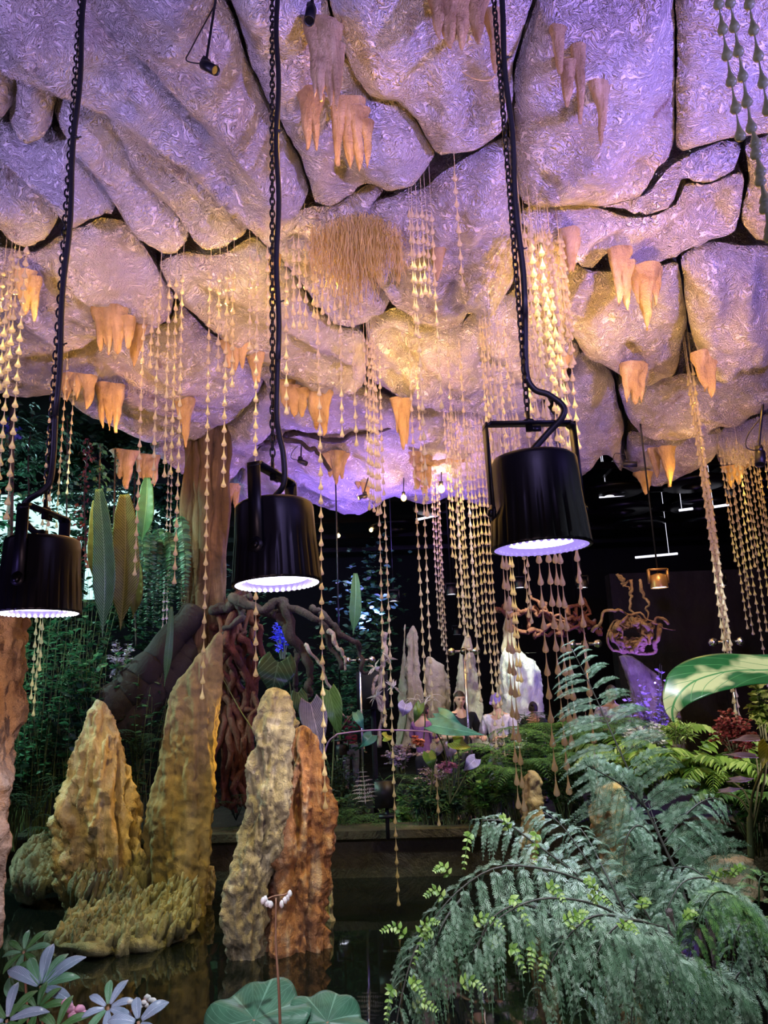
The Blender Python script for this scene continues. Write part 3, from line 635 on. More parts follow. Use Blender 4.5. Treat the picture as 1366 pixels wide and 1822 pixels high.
def pond_lamp(px, py, Y, rad, H, yaw, label, cable_px, chain_px, yoke_h, tilt=(0, 0), power=60, dots=40, inner=1.0):
    """cast metal high-bay lamp: ribbed body, U yoke, chain and cable; (px,py) is the centre of its lower rim"""
    c = P(px, py, Y); R = rot(yaw, tilt[0], tilt[1]); t = thing('pendant_lamp', label, 'lamp', c)
    A = lambda q: c + R @ np.asarray(q, float)
    b = MB()
    n = 144; a = np.arange(n) * 2 * math.pi / n; rib = (np.arange(n) % 6 < 1) * 1.0
    prof = [(0, .93, 0), (0.0, 1.0, 0), (0.03, 1.0, 1), (0.10, 0.985, 1), (0.3, 0.96, 1), (0.46, 0.935, .9), (0.56, 0.92, 0.1), (0.80, 0.90, 0), (0.94, 0.89, 0), (0.975, 0.87, 0), (1.0, 0.80, 0), (1.0, 0.0, 0)]
    V = []
    for (h, r, k) in prof:
        rr = rad * r * (1 - 0.045 * k * rib)
        # flats where the yoke arms sit
        x = rr * np.cos(a); y = rr * np.sin(a)
        if h > 0.33: x = np.clip(x, -rad * 0.80, rad * 0.80)
        V.append(np.stack([x, y, np.full(n, h * H)], 1))
    V = np.concatenate(V) @ R.T + c; m = len(prof)
    i, j = np.meshgrid(np.arange(m - 1), np.arange(n), indexing='ij'); j2 = (j + 1) % n
    b.add(V, [np.stack([i * n + j, i * n + j2, (i + 1) * n + j2, (i + 1) * n + j], -1).reshape(-1, 4)])
    body = b.build('lamp_body', M['black'], t)
    for p in body.data.polygons: p.use_smooth = True
    b = MB().lathe([(rad * .93, 0), (rad * .93, 0.002), (rad * 0.90, 0.012), (rad * 0.66, 0.03)], c, 64, R); rr_ = b.build('reflector_ring', LED2, t)
    b = MB().lathe([(0.001, 0.022), (rad * 0.66, 0.020), (rad * .68, 0.03)], c, 48, R); b.build('lens', LED, rr_)
    b = MB()
    for k in range(dots):
        an = k * 2 * math.pi / dots; b.ball(A((rad * .875 * math.cos(an), rad * .875 * math.sin(an), 0.004)), rad * 0.045, 8, 6)
    b.build('led_ring', LED if inner > 0.5 else LED2, rr_)
    # yoke
    yz = yoke_h; ax = rad * 0.93; th = 0.008; wd = rad * 0.30
    b = MB()
    for sgn in (-1, 1):
        b.box(A((sgn * ax, 0, (yz + 0.36 * H) / 2)), (th, wd, yz - 0.36 * H), R)
        b.lathe([(0.001, -.006), (wd * .55, -.006), (wd * .55, .006), (0.001, .006)], A((sgn * ax, 0, 0.40 * H)), 24, R @ rot(0, 0, math.pi / 2))
    b.box(A((0, 0, yz)), (2 * ax * 0.90, wd, th), R)
    for sgn in (-1, 1): b.box(A((sgn * ax * 0.955, 0, yz - 0.008)), (0.03, wd, th), R @ rot(0, 0, sgn * 0.75))
    yk = b.build('yoke', M['black'], t)
    for sgn in (-1, 1):
        b = MB().lathe([(0.001, -.012), (.012, -.012), (.016, -.004), (.016, .012), (0.001, .012)], A((sgn * (ax + .006), 0, 0.40 * H)), 12, R @ rot(0, 0, math.pi / 2)); b.build('pivot_bolt', M['steel'], yk)
    b = MB().lathe([(.001, -.03), (.014, -.03), (.014, 0), (.022, 0), (.022, .014), (.008, .02), (.008, .05), (.001, .05)], A((0, 0, yz)), 12, R); b.box(A((0.02, 0, yz - 0.02)), (0.05, 0.012, 0.02), R); b.build('shackle', M['steel'], t)
    b = MB().lathe([(.03, 0), (.03, .012), (.016, .02), (.016, .035), (.001, .035)], A((0, 0, H)), 20, R); b.build('cable_gland', M['steel'], body)
    hp = A((0, 0, yz + 0.045)); tp = hp.copy(); tp[2] = CZ(hp[1]) + 0.2
    b = MB(); chain(b, hp, tp); b.build('chain', M['steel'], t)
    pts = [A((0, 0, H + 0.03))]
    for (x, y, off) in cable_px: q = P(x, y, Y + off); pts.append(q)
    b = MB().tube(spline(pts, 60), 0.0125, 8)
    last = pts[-1].copy(); q = np.array([tp[0] + 0.030, tp[1] - 0.02, tp[2]]); 
    wob = np.linspace(0, 1, 30)[:, None]; seg = last + (q - last) * wob; seg[:, 0] += 0.006 * np.sin(wob[:, 0] * 23); b.tube(seg, 0.0125, 8)
    b.build('cable', M['rubber'], t)
    for f in (0.12, 0.5, 0.85):
        q2 = last + (q - last) * f; b = MB().box(q2, (0.03, 0.02, 0.006)); b.box(q2 + np.array([.02, 0, .002]), (0.02, 0.006, 0.004), rot(0, 0, -.3)); b.build('cable_tie', M['rubber'], t)
    # its own light, aimed down
    l = light('SPOT', A((0, 0, -0.03)), power, COOL, A((0, 0, -1)), rad * 0.6, 125, 0.7)
    return t
pond_lamp(963, 975, 2.75, 0.186, 0.345, 0.12, 'black round pendant lamp nearest the camera, whole U-shaped yoke seen from the front', [(975, 770, -.0), (1000, 742, -.02), (1001, 722, -.02), (975, 702, -.01), (950, 692, 0), (936, 660, 0), (934, 560, 0)], None, 0.485, tilt=(0.0, -0.02), power=70, inner=0)
pond_lamp(493, 1040, 3.1, 0.186, 0.345, 1.25, 'black round pendant lamp in the middle, seen side-on along its yoke', [(505, 860, -.01), (504, 810, -.02), (497, 775, -.02), (492, 735, -.01), (494, 640, 0)], None, 0.485, tilt=(-0.05, 0.02), power=70)
pond_lamp(68, 1092, 2.95, 0.16, 0.295, 1.45, 'black round pendant lamp at the left edge with violet-lit ribs', [(60, 945, -.01), (38, 915, -.02), (50, 890, -.02), (85, 865, -.02), (94, 820, 0), (98, 740, 0)], None, 0.41, tilt=(0, 0.0), power=60)
# ------------------------------------------------------------------ hanging strands of glass drops
def dropmat(name, col, trans=0.7, rough=0.12):
    m = NT(name); m.setp(col, rough, Transmission_Weight=trans, IOR=1.35, Specular_IOR_Level=0.6)
    tr = m.n('ShaderNodeBsdfTranslucent'); tr.inputs[0].default_value = (*col, 1)
    mx = m.n('ShaderNodeMixShader'); mx.inputs[0].default_value = 0.34
    m.l(m.b.outputs[0], mx.inputs[1]); m.l(tr.outputs[0], mx.inputs[2]); m.l(mx.outputs[0], m.out.inputs[0]); return m.m
BEAD = dropmat('clear_acrylic', (0.95, 0.88, 0.66)); BEADG = dropmat('aged_green_acrylic', (0.34, 0.40, 0.20), 0.3, 0.3)
DP = [(0.10, 0.0), (0.14, 0.18), (0.26, 0.42), (0.52, 0.62), (0.90, 0.78), (1.0, 0.87), (0.80, 0.95), (0.22, 0.985), (0.10, 1.0)]
def drops(b, x, y, ztop, zbot, pitch, rad, n=6, sway=0.0, seed=0):
    k = max(1, int(round((ztop - zbot) / pitch))); pitch = (ztop - zbot) / k
    Z = []; Rr = []
    for i in range(k):
        for r, h in DP: Z.append(ztop - (i + h) * pitch); Rr.append(r * rad)
    Z = np.array(Z); Rr = np.array(Rr); a = np.arange(n) * 2 * math.pi / n + seed
    xo = x + sway * np.sin((Z - zbot) * 2.1 + seed); yo = y + sway * np.cos((Z - zbot) * 1.7 + seed)
    V = np.stack([xo[:, None] + Rr[:, None] * np.cos(a), yo[:, None] + Rr[:, None] * np.sin(a), np.repeat(Z[:, None], n, 1)], -1).reshape(-1, 3)
    m = len(Z); i, j = np.meshgrid(np.arange(m - 1), np.arange(n), indexing='ij'); j2 = (j + 1) % n
    b.add(V, [np.stack([i * n + j, (i + 1) * n + j, (i + 1) * n + j2, i * n + j2], -1).reshape(-1, 4)])
def strand(x, yt, yb, label, group, sc=1.0, Yo=None, mat=None, thin=1.0, parts=False, dy=0.0):
    if Yo is None: top = ceil_hit(x, max(yt, -40)); Y = top[1] + dy; top = P(x, yt, Y)
    else: top = P(x, yt, Yo); Y = Yo
    d = None
    # lower end: same plumb line, at the height seen at yb
    px = proj(top); z0 = top[2]; lo, hi = -0.05, z0
    for _ in range(40):
        mid = (lo + hi) / 2
        if proj((top[0], top[1], mid))[1] > yb: lo = mid
        else: hi = mid
    zb = hi; seed = (x * 7.3) % 6.28; pitch = 0.098 * sc; rad = 0.0175 * sc * thin
    if z0 - zb < 0.1: return
    free = not any(inside(pl[0], top[None, :2])[0] for pl in PANELS)
    ztop = 7.14 if free else z0 + (0.45 if Yo is None else 0.5)
    if not parts:
        b = MB(); drops(b, top[0], top[1], z0, zb, pitch, rad, 8, 0.004, seed)
        b.tube([(top[0], top[1], z0), (top[0], top[1], ztop)], 0.0015, 4)
        return b.build('bead_strand', mat or BEAD, None, True, label, 'bead strand', group)
    t = thing('bead_strand', label, 'bead strand', (top[0], top[1], zb), group)
    b = MB().tube([(top[0], top[1], zb + pitch * .5), (top[0], top[1], ztop)], 0.0014, 4); b.build('cord', mat or BEAD, t)
    k = max(1, int(round((z0 - zb) / pitch))); p2 = (z0 - zb) / k
    b = MB(); drops(b, top[0], top[1], z0, z0 - p2, p2, rad, 12, 0, 0); d0 = b.build('drop', mat or BEAD, t)
    for i in range(1, k):
        d = d0.copy(); COL.objects.link(d); d.parent = t; d.location = (0, 0, -i * p2)
    return t
LABEL = {
 'L': ('yellow-lit bead strand beside others at the far left edge', 'bead strands at the far left'),
 'LC': ('thin bead strand hanging close to the left lamp and its chain', 'bead strands round the left lamp'),
 'M': ('amber bead strand in the loose group between left and middle chains', 'bead strands between the left and middle chains'),
 'M2': ('yellow-lit bead strand in the row of three above the diagonal ledge', 'row of three bead strands over the diagonal ledge'),
 'M3': ('yellow bead strand in the trio just left of the middle chain', 'bead strands left of the middle chain'),
 'K': ('short golden bead strand between the middle chain and the root tassels', 'bead strands left of the root tassels'),
 'KR': ('bead strand dangling in and below the root tassels', 'bead strands among the root tassels'),
 'C': ('long bead strand in the tight bundle at the picture centre', 'tight bead bundle at the centre'),
 'C2': ('bead strand in the group hanging right of the root tassels', 'bead strands right of the root tassels'),
 'C3': ('bead strand in the pairs hanging over the yellow-lit crust', 'bead strands over the yellow-lit crust'),
 'H': ('bead strand in the sloping row just left of the right chain', 'sloping row of bead strands left of the right chain'),
 'Y': ('yellow bead strand in the curtain left of the right lamp', 'bead curtain left of the right lamp'),
 'S': ('short glowing bead strand in the small bundle by the warm bulb', 'small bead bundle by the warm bulb'),
 'D': ('brilliant yellow bead strand in the dense bunch behind the right lamp', 'dense yellow bead bunch behind the right lamp'),
 'F': ('fine pale bead strand seen through the yoke of the right lamp', 'fine bead strands seen through the right yoke'),
 'B': ('large-dropped mauve bead strand reaching down below the right lamp', 'large bead strands below the right lamp'),
 'R': ('bead strand in the twisted rope-like bunch at the right', 'rope-like bead bunch at the right'),
 'FR': ('bead strand in the wide fringe at the far right edge', 'bead fringe at the far right'),
 'G': ('big greenish drop strand hanging in the upper right corner', 'greenish strands in the upper right corner'),
}
MADE = {}
def S(g, x, yt, yb, **k):
    o = strand(x, yt, yb, LABEL[g][0], LABEL[g][1], **k)
    if o is not None: MADE.setdefault(g, []).append((x, o))
for x, a, c in [(21, 440, 870), (34, 436, 905), (50, 430, 925), (8, 470, 760), (26, 455, 690)]: S('L', x, a, c, thin=1.25)
for x, a, c in [(133, 670, 880), (112, 560, 1195), (104, 620, 1275), (99, 600, 1245), (120, 640, 940)]: S('LC', x, a, c, thin=0.8)
for x, a, c in [(259, 525, 1025), (271, 530, 655), (286, 490, 862), (303, 490, 850), (314, 490, 845), (326, 482, 1040), (299, 835, 1215), (305, 838, 1180), (375, 475, 1245)]: S('M', x, a, c, thin=0.95)
for x, a, c in [(391, 480, 662), (404, 475, 868), (416, 475, 690)]: S('M2', x, a, c, thin=1.1)
for x, a, c in [(444, 448, 622), (457, 445, 1205), (476, 438, 605)]: S('M3', x, a, c, thin=1.05)
for x, a, c in [(509, 428, 738), (522, 420, 585), (531, 420, 585), (542, 424, 586), (556, 435, 566), (563, 440, 1440)]: S('K', x, a, c, thin=1.05)
for x, a, c in [(583, 430, 578), (592, 435, 577), (602, 440, 778), (625, 450, 795), (572, 440, 560), (640, 450, 560), (616, 450, 568), (632, 450, 566)]: S('KR', x, a, c, thin=0.9, dy=-0.1)
for x, a, c in [(647, 590, 908), (652, 595, 890), (656, 600, 912), (660, 592, 918), (663, 600, 1295), (666, 604, 915), (674, 620, 1635)]: S('C', x, a, c, thin=0.9)
for x, a, c in [(728, 365, 600), (733, 365, 920), (741, 366, 530), (750, 365, 524), (757, 370, 528), (767, 372, 728), (809, 300, 512)]: S('C2', x, a, c, thin=0.95)
for x, a, c in [(727, 600, 1240), (741, 640, 1470), (795, 597, 1200), (816, 600, 1250)]: S('C3', x, a, c, thin=0.9)
for x, a, c in [(853, 562, 832), (858, 566, 870), (863, 565, 738), (870, 562, 712), (884, 560, 822), (894, 562, 714)]: S('H', x, a, c, thin=0.95)
for x, a, c in [(790, 728, 992), (796, 732, 1118), (800, 735, 850), (805, 738, 1112), (810, 735, 1190), (815, 742, 1120), (824, 745, 1125), (830, 742, 1135), (837, 745, 1165), (844, 740, 1350), (851, 738, 1280), (857, 742, 1350)]: S('Y', x, a, c, thin=1.0)
for x, a, c in [(766, 828, 1120), (770, 832, 1150), (774, 830, 1158), (778, 836, 1250)]: S('S', x, a, c, sc=0.9)
rg = np.random.default_rng(5)
for i in range(26):
    x = 916 + i * 3.3 + rg.uniform(-1, 1); yt = 400 + rg.uniform(0, 30); c = rg.choice([560, 600, 650, 700, 760, 800, 840, 880])
    S('D', x, yt, c, thin=1.15, dy=rg.uniform(-.25, .25))
for x, a, c in [(1000, 420, 592)]: S('D', x, a, c, thin=1.1)
for x in (893, 900, 907, 914, 921): S('F', x, 735 + (x % 5), 870 + (x % 3) * 40, sc=0.9, thin=0.8)
for i, (x1, c) in enumerate([(893, 1440), (901, 1445), (906, 1240), (912, 1215), (932, 1100), (938, 1110), (958, 1418), (977, 1415), (989, 1330), (997, 1290), (1028, 1075), (1026, 1455)]):
    big = 1.0 if i in (2, 3, 4, 5, 10) else 1.3
    yt = 640; x = x1 - (x1 - 482) / (1000 + 4880) * (1000 - yt)
    S('B', x, yt, c, sc=big if i not in (0, 1) else 1.2, thin=.8, Yo=4.3 if big == 1.3 else 5.2)
for i in range(16):
    f = i / 15; x = 1219 + 13 * f + rg.uniform(-2, 2); yt = 640 + 170 * rg.random() * (0.3 + f); c = [960, 1100, 1180, 1130, 1420, 1290, 1420, 1160, 1020, 1270, 1400, 1080, 1410, 1200, 1150, 990][i]
    S('R', x + (yt - 640) * 0.13, yt, c, thin=1.0, dy=rg.uniform(-.35, .35))
for i in range(17):
    x = 1278 + i * 6.2 + rg.uniform(-1.5, 1.5); c = [1000, 1120, 1130, 1060, 1240, 1010, 1125, 990, 1140, 1230, 1090, 1010, 1130, 1240, 1100, 1150, 1010][i]
    S('FR', x, 775 + rg.uniform(0, 25), c, thin=1.0, dy=rg.uniform(-.2, .2))
for x, a, c in [(1272, -30, 250), (1293, -30, 480), (1326, -30, 462), (1337, 215, 470)]: S('G', x, a, c, sc=1.15, Yo=2.35, mat=BEADG, parts=True)

ORD = 'leftmost second third fourth fifth sixth seventh eighth ninth tenth eleventh twelfth thirteenth fourteenth fifteenth sixteenth seventeenth eighteenth nineteenth twentieth twenty-first twenty-second twenty-third twenty-fourth twenty-fifth twenty-sixth twenty-seventh twenty-eighth'.split()
def rank(items, base):
    items.sort(key=lambda q: q[0])
    for k, (x, o) in enumerate(items):
        o['label'] = base + (', ' + ('leftmost' if k == 0 else 'rightmost' if k == len(items) - 1 else ORD[k] + ' from left'))
for g, items in MADE.items(): rank(items, LABEL[g][0])
# root tassels hanging from the crack
b = MB(); rg = np.random.default_rng(12)
TY = ceil_hit(628, 400, .1)[1]
for i in range(760):
    x = rg.normal(630, 42); x = min(max(x, 556), 706); yt = 372 + 20 * abs(x - 640) / 60 + rg.uniform(0, 20)
    top = P(x, yt, TY + rg.uniform(-.15, .25)); L = rg.uniform(0.2, 0.62) * (1.25 - abs(x - 628) / 130)
    k = 9; u = np.linspace(0, 1, k)[:, None]; wob = np.cumsum(rg.normal(0, 0.011, (k, 3)), 0); wob[:, 2] = 0
    b.tube(top + np.array([0, 0, -1.0]) * L * u + wob, rg.uniform(0.0011, 0.0024), 3, False)
for i in range(90):
    x = rg.uniform(700, 709); top = P(x, 425 + rg.uniform(-5, 10), TY); L = rg.uniform(0.1, 0.36); u = np.linspace(0, 1, 8)[:, None]; wob = np.cumsum(rg.normal(0, 0.006, (8, 3)), 0)
    b.tube(top + np.array([0, 0, -1.0]) * L * u + wob, 0.002, 3, False)
b.build('root_tassels', flat('dry_roots', (0.50, 0.36, 0.12), 0.8), None, False, 'brown curtain of fine dry roots hanging from the crack in the roof', 'roots', kind='stuff')
# ------------------------------------------------------------------ foliage tools
def blade(rows, fold=0.12, curl=0.15, wave=0.0):
    """leaf blade template: x across, y along, z up; rows of (y, half width)"""
    V = []; F4 = []; 
    for k, (y, w) in enumerate(rows):
        z = -curl * y * y
        V += [(-w, y, z + fold * w + (wave if k % 2 else -wave)), (0, y, z), (w, y, z + fold * w + (wave if k % 2 else -wave))]
    for k in range(len(rows) - 1):
        a = 3 * k; F4 += [(a, a + 1, a + 4, a + 3), (a + 1, a + 2, a + 5, a + 4)]
    return np.array(V), [np.array(F4)]
OVATE = blade([(0, .01), (.2, .22), (.45, .30), (.75, .18), (1, .005)], 0.25, 0.25)
LANCE = blade([(0, .01), (.25, .09), (.5, .11), (.8, .06), (1, .003)], 0.3, 0.35)
SMALL = blade([(0, .02), (.45, .2), (1, .01)], 0.2, 0.2)
def fork():
    V = []; Fq = []
    def d(o, ang, L, w):
        c, s = math.sin(ang), math.cos(ang); n = len(V); o = np.array(o)
        for (u, v) in ((0, 0), (-w, .55 * L), (0, L), (w, .55 * L)): V.append((o[0] + u * s + v * c, o[1] - u * c + v * s, -0.12 * (v * v)))
        Fq.append((n, n + 3, n + 2, n + 1))
    d((0, 0), 0, 1.0, .038)
    for y, L in ((.18, .46), (.40, .42), (.62, .30)):
        d((0, y), 0.5, L, .032); d((0, y), -0.5, L, .032)
    return np.array(V), [np.array(Fq)]
FORK = fork()
def unit(a): return a / (np.linalg.norm(a, axis=-1, keepdims=True) + 1e-12)
def leaves(b, tpl, org, dirs, length, width=1.0, up=(0, 0, 1), jitter=0.5, tint=None, rg=RNG):
    """place leaf blades at org growing along dirs"""
    L = len(org); y = unit(np.asarray(dirs, float)); n = np.asarray(up, float) + rg.normal(0, jitter, (L, 3))
    x = unit(np.cross(y, n)); z = np.cross(x, y); length = np.broadcast_to(length, (L,))
    B = np.stack([x * (length * width)[:, None], y * length[:, None], z * length[:, None]], 1)
    b.inst(tpl[0], tpl[1], org, B, rg.uniform(0, 1, L) if tint is None else tint)
def frond(b, path, plen, npair=22, npin=9, N=(0, 0, 1), droop=0.4, ang=1.1, tpl=SMALL, pl=0.2, pw=1.0, prof=None, rr=0.004, start=0.08, seed=0, tint=None, sides=(-1, 1), spines=True, fw=.62, sw=.8):
    rg = np.random.default_rng(seed + 1000)
    fine = spline(path, 80); tt = np.linspace(start, 0.99, npair); idx = (tt * 79).astype(int)
    Pp = fine[idx]; T = unit(np.gradient(fine, axis=0))[idx]; N = np.asarray(N, float)
    S = unit(np.cross(T, N)); prof = prof or (lambda t: np.clip((1 - t) ** 0.7 * (0.35 + 2.2 * np.minimum(t, .3)), 0.04, 1))
    lens = plen * prof(tt) * rg.uniform(.88, 1.08, npair)
    b.tube(fine[::4], np.linspace(rr, rr * .3, len(fine[::4])), 5, tint=0.0)
    if npin <= 0:
        for sg in sides:
            dr = sg * S * math.sin(ang) + T * math.cos(ang) + rg.normal(0, .05, S.shape) + np.array([0, 0, -droop * .5])
            leaves(b, tpl, Pp, dr, lens, pw, N, 0.15, None if tint is None else np.full(npair, tint), rg)
        return
    s = np.linspace(0.06, 0.98, npin); O = []; D = []; LL = []; NN = []
    for sg in sides:
        d0 = unit(sg * S * math.sin(ang) + T * math.cos(ang) + rg.normal(0, .05, S.shape))
        for i in range(npair):
            l = lens[i]; g = np.array([0, 0, -1.0])
            q = lambda u: Pp[i] + l * (d0[i][None] * (u - 0.35 * droop * u * u)[:, None] + g * (droop * u * u)[:, None] * 0.75)
            pp = q(s); tg = unit(q(s + .01) - pp); sd = unit(np.cross(tg, N + 0.001)); pf = np.clip((1 - s) ** .6 * (0.5 + 1.4 * np.minimum(s, .3)), .12, 1)
            if spines:
                st = q(np.linspace(0, 1, 6)); b.tube(st, 0.0006 + rr * .10, 3, False, tint=0.3)
            for k in (-1, 1):
                O.append(pp); D.append(unit(k * sd * sw + tg * fw + rg.normal(0, .06, pp.shape))); LL.append(l * pl * pf * rg.uniform(.85, 1.15, npin)); NN.append(np.broadcast_to(np.cross(sd, tg) * (1 if np.dot(np.cross(sd[0], tg[0]), N) > 0 else -1), pp.shape))
    O = np.concatenate(O); D = np.concatenate(D); LL = np.concatenate(LL); NN = np.concatenate(NN)
    x = unit(np.cross(D, NN)); z = np.cross(x, D)
    B = np.stack([x * (LL * pw)[:, None], D * LL[:, None], z * LL[:, None]], 1)
    b.inst(tpl[0], tpl[1], O, B, rg.uniform(.1, 1, len(O)) if tint is None else np.full(len(O), tint))
LM = dict(
    jungle=leafmat('deep_green_leaf', [(0.0, (0.015, 0.05, 0.03)), (0.4, (0.03, 0.13, 0.06)), (0.8, (0.07, 0.24, 0.12)), (1.0, (0.20, 0.42, 0.22))]),
    lime=leafmat('lime_leaf', [(0.0, (0.10, 0.22, 0.03)), (0.5, (0.26, 0.46, 0.08)), (1.0, (0.50, 0.68, 0.22))]),
    fernblue=leafmat('glaucous_fern', [(0.0, (0.07, 0.07, 0.06)), (0.1, (0.05, 0.115, 0.06)), (0.55, (0.12, 0.235, 0.135)), (1.0, (0.36, 0.50, 0.38))], 0.5, 0.15, 0.4),
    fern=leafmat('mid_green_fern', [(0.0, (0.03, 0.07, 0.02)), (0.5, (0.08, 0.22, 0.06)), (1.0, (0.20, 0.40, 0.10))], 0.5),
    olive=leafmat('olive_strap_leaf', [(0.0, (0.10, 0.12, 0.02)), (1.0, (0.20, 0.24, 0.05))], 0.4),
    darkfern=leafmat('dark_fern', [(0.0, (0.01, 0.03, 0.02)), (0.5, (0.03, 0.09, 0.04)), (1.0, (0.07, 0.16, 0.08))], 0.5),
    grey=leafmat('silvery_leaf', [(0.0, (0.25, 0.28, 0.30)), (1.0, (0.5, 0.52, 0.6))], 0.5),
    lilac=leafmat('lilac_blossom', [(0.0, (0.35, 0.25, 0.5)), (1.0, (0.8, 0.7, 0.92))], 0.6),
    red=leafmat('red_leaf', [(0.0, (0.14, 0.03, 0.03)), (0.5, (0.32, 0.07, 0.06)), (1.0, (0.55, 0.18, 0.14))], 0.5),
    blue=leafmat('blue_blossom', [(0.0, (0.05, 0.05, 0.6)), (1.0, (0.25, 0.3, 1.0))], 0.6),
    pink=leafmat('pink_petal', [(0.0, (0.7, 0.3, 0.5)), (1.0, (0.9, 0.55, 0.75))], 0.5),
    salmon=leafmat('salmon_petal', [(0.0, (0.75, 0.22, 0.16)), (1.0, (0.9, 0.4, 0.3))], 0.5),
    white=leafmat('white_petal', [(0.0, (0.75, 0.75, 0.78)), (1.0, (0.9, 0.9, 0.92))], 0.5),
    stem=flat('green_stem', (0.10, 0.14, 0.05), 0.6), stemred=flat('brown_stem', (0.22, 0.12, 0.07), 0.6),
)
def veined(name, c_leaf, c_vein, n=9, rough=0.4, edge=None, trans=0.25, slant=0.6, width=0.08, blotch=None):
    """big leaf with a pale midrib and side veins drawn in its own coordinates (UV-like attribute lx, ly)"""
    m = NT(name); ax = m.n('ShaderNodeAttribute'); ax.attribute_name = 'lx'; ay = m.n('ShaderNodeAttribute'); ay.attribute_name = 'ly'
    x = m.math('ABSOLUTE', ax.outputs['Fac']); y = ay.outputs['Fac']
    ph = m.math('FRACT', m.math('MULTIPLY', m.math('SUBTRACT', y, m.math('MULTIPLY', x, slant)), n))
    v1 = m.math('LESS_THAN', m.math('ABSOLUTE', m.math('SUBTRACT', ph, 0.5)), width); v2 = m.math('LESS_THAN', x, 0.035)
    v = m.math('MAXIMUM', v1, v2)
    base = m.mix(m.ramp(m.noise(m.n('ShaderNodeNewGeometry').outputs['Position'], 20, 4), [(0.35, (0, 0, 0)), (0.65, (1, 1, 1))]), c_leaf, tuple(c * 0.65 for c in c_leaf))
    if blotch is not None: base = m.mix(m.ramp(m.math('SUBTRACT', m.noise(m.n('ShaderNodeNewGeometry').outputs['Position'], 14, 2), m.math('MULTIPLY', x, 0.38)), [(0.30, (0, 0, 0)), (0.42, (1, 1, 1))]), base, blotch)
    col = m.mix(v, base, c_vein)
    m.setp(col, rough, m.bump(v, 0.25, 0.004), Specular_IOR_Level=0.4)
    tr = m.n('ShaderNodeBsdfTranslucent'); m.l(col, tr.inputs[0]); mx = m.n('ShaderNodeMixShader'); mx.inputs[0].default_value = trans
    m.l(m.b.outputs[0], mx.inputs[1]); m.l(tr.outputs[0], mx.inputs[2]); m.l(mx.outputs[0], m.out.inputs[0]); return m.m
def bigleaf(name, mid, widths, N, mat, parent=None, label=None, cat=None, group=None, nx=14, ny=40, fold=0.15, wav=0.0, wn=8, lobes=None, thick=0.0012, toothed=0, kind=None):
    """one broad leaf: midrib through 3-D points, half widths along it, real thickness"""
    c = spline(mid, ny); T = unit(np.gradient(c, axis=0)); N = unit(np.asarray(N, float)); S = unit(np.cross(T, N)); Nn = np.cross(S, T)
    t = np.linspace(0, 1, ny); w = np.interp(t, np.linspace(0, 1, len(widths)), widths)
    w = np.interp(t, t, np.convolve(np.pad(w, 2, mode='edge'), np.ones(5) / 5, 'valid')); w[0] = widths[0]; w[-1] = widths[-1]
    if toothed: w = w * (1 + 0.09 * np.abs(np.sin(t * toothed * math.pi)))
    u = np.linspace(-1, 1, nx); V = []; LX = []; LY = []
    for i in range(ny):
        ww = w[i] * u; back = (np.abs(u) ** 1.5 * (lobes or 0) * max(0, 1 - t[i] * 4))[:, None] * -T[i]
        p = c[i] + ww[:, None] * S[i] + (fold * w[i] * np.abs(u) + wav * w[i] * np.sin(t[i] * wn * 6.28 + np.sign(u) * 1.0) * u * u)[:, None] * Nn[i] + back
        V.append(p); LX.append(u * w[i] / max(w)); LY.append(np.full(nx, t[i]))
    V = np.concatenate(V); i, j = np.meshgrid(np.arange(ny - 1), np.arange(nx - 1), indexing='ij')
    Q = np.stack([i * nx + j, i * nx + j + 1, (i + 1) * nx + j + 1, (i + 1) * nx + j], -1).reshape(-1, 4)
    b = MB(); b.add(V, [Q]); o = b.build(name, mat, parent, True, label, cat, group, kind)
    for nm, A in (('lx', LX), ('ly', LY)):
        at = o.data.attributes.new(nm, 'FLOAT', 'POINT'); at.data.foreach_set('value', np.concatenate(A).astype(np.float32))
    s = o.modifiers.new('thickness', 'SOLIDIFY'); s.thickness = thick
    return o
def shrub(label, c, rad, nshoot, nleaf, L, mat, tpl=OVATE, width=1.0, group=None, name='shrub', zb=None, cat='shrub', seed=0, up=0.4, stem=True):
    rg = np.random.default_rng(seed + 50); c = np.array(c, float); rad = np.array(rad, float)
    base = np.array([c[0], c[1], c[2] - rad[2] if zb is None else zb]); t = thing(name, label, cat, base, group)
    fb = MB(); sb = MB()
    for k in range(nshoot):
        d = unit(rg.normal(0, 1, 3)); tip = c + rad * d * rg.uniform(.45, 1.0); st = base + np.array([rg.normal(0, .12) * rad[0], rg.normal(0, .12) * rad[1], 0])
        mid = (st + tip) / 2 + np.array([0, 0, rad[2] * .35]) ; pts = spline([st, mid, tip], 14)
        sb.tube(pts, np.linspace(.006, .002, 14), 4, False)
        u = rg.uniform(.35, 1, nleaf); p = pts[(u * 13).astype(int)] + rg.normal(0, L * .12, (nleaf, 3)); tg = unit(np.gradient(pts, axis=0))[(u * 13).astype(int)]
        az = rg.uniform(0, 6.28, nleaf); dr = tg * .45 + np.stack([np.cos(az), np.sin(az), rg.uniform(-.4, .6, nleaf) * up], 1)
        leaves(fb, tpl, p, dr, L * rg.uniform(.6, 1.15, nleaf), width, rg=rg)
    fb.build('foliage', mat, t)
    if stem: sb.build('stem', LM['stem'], t)
    return t
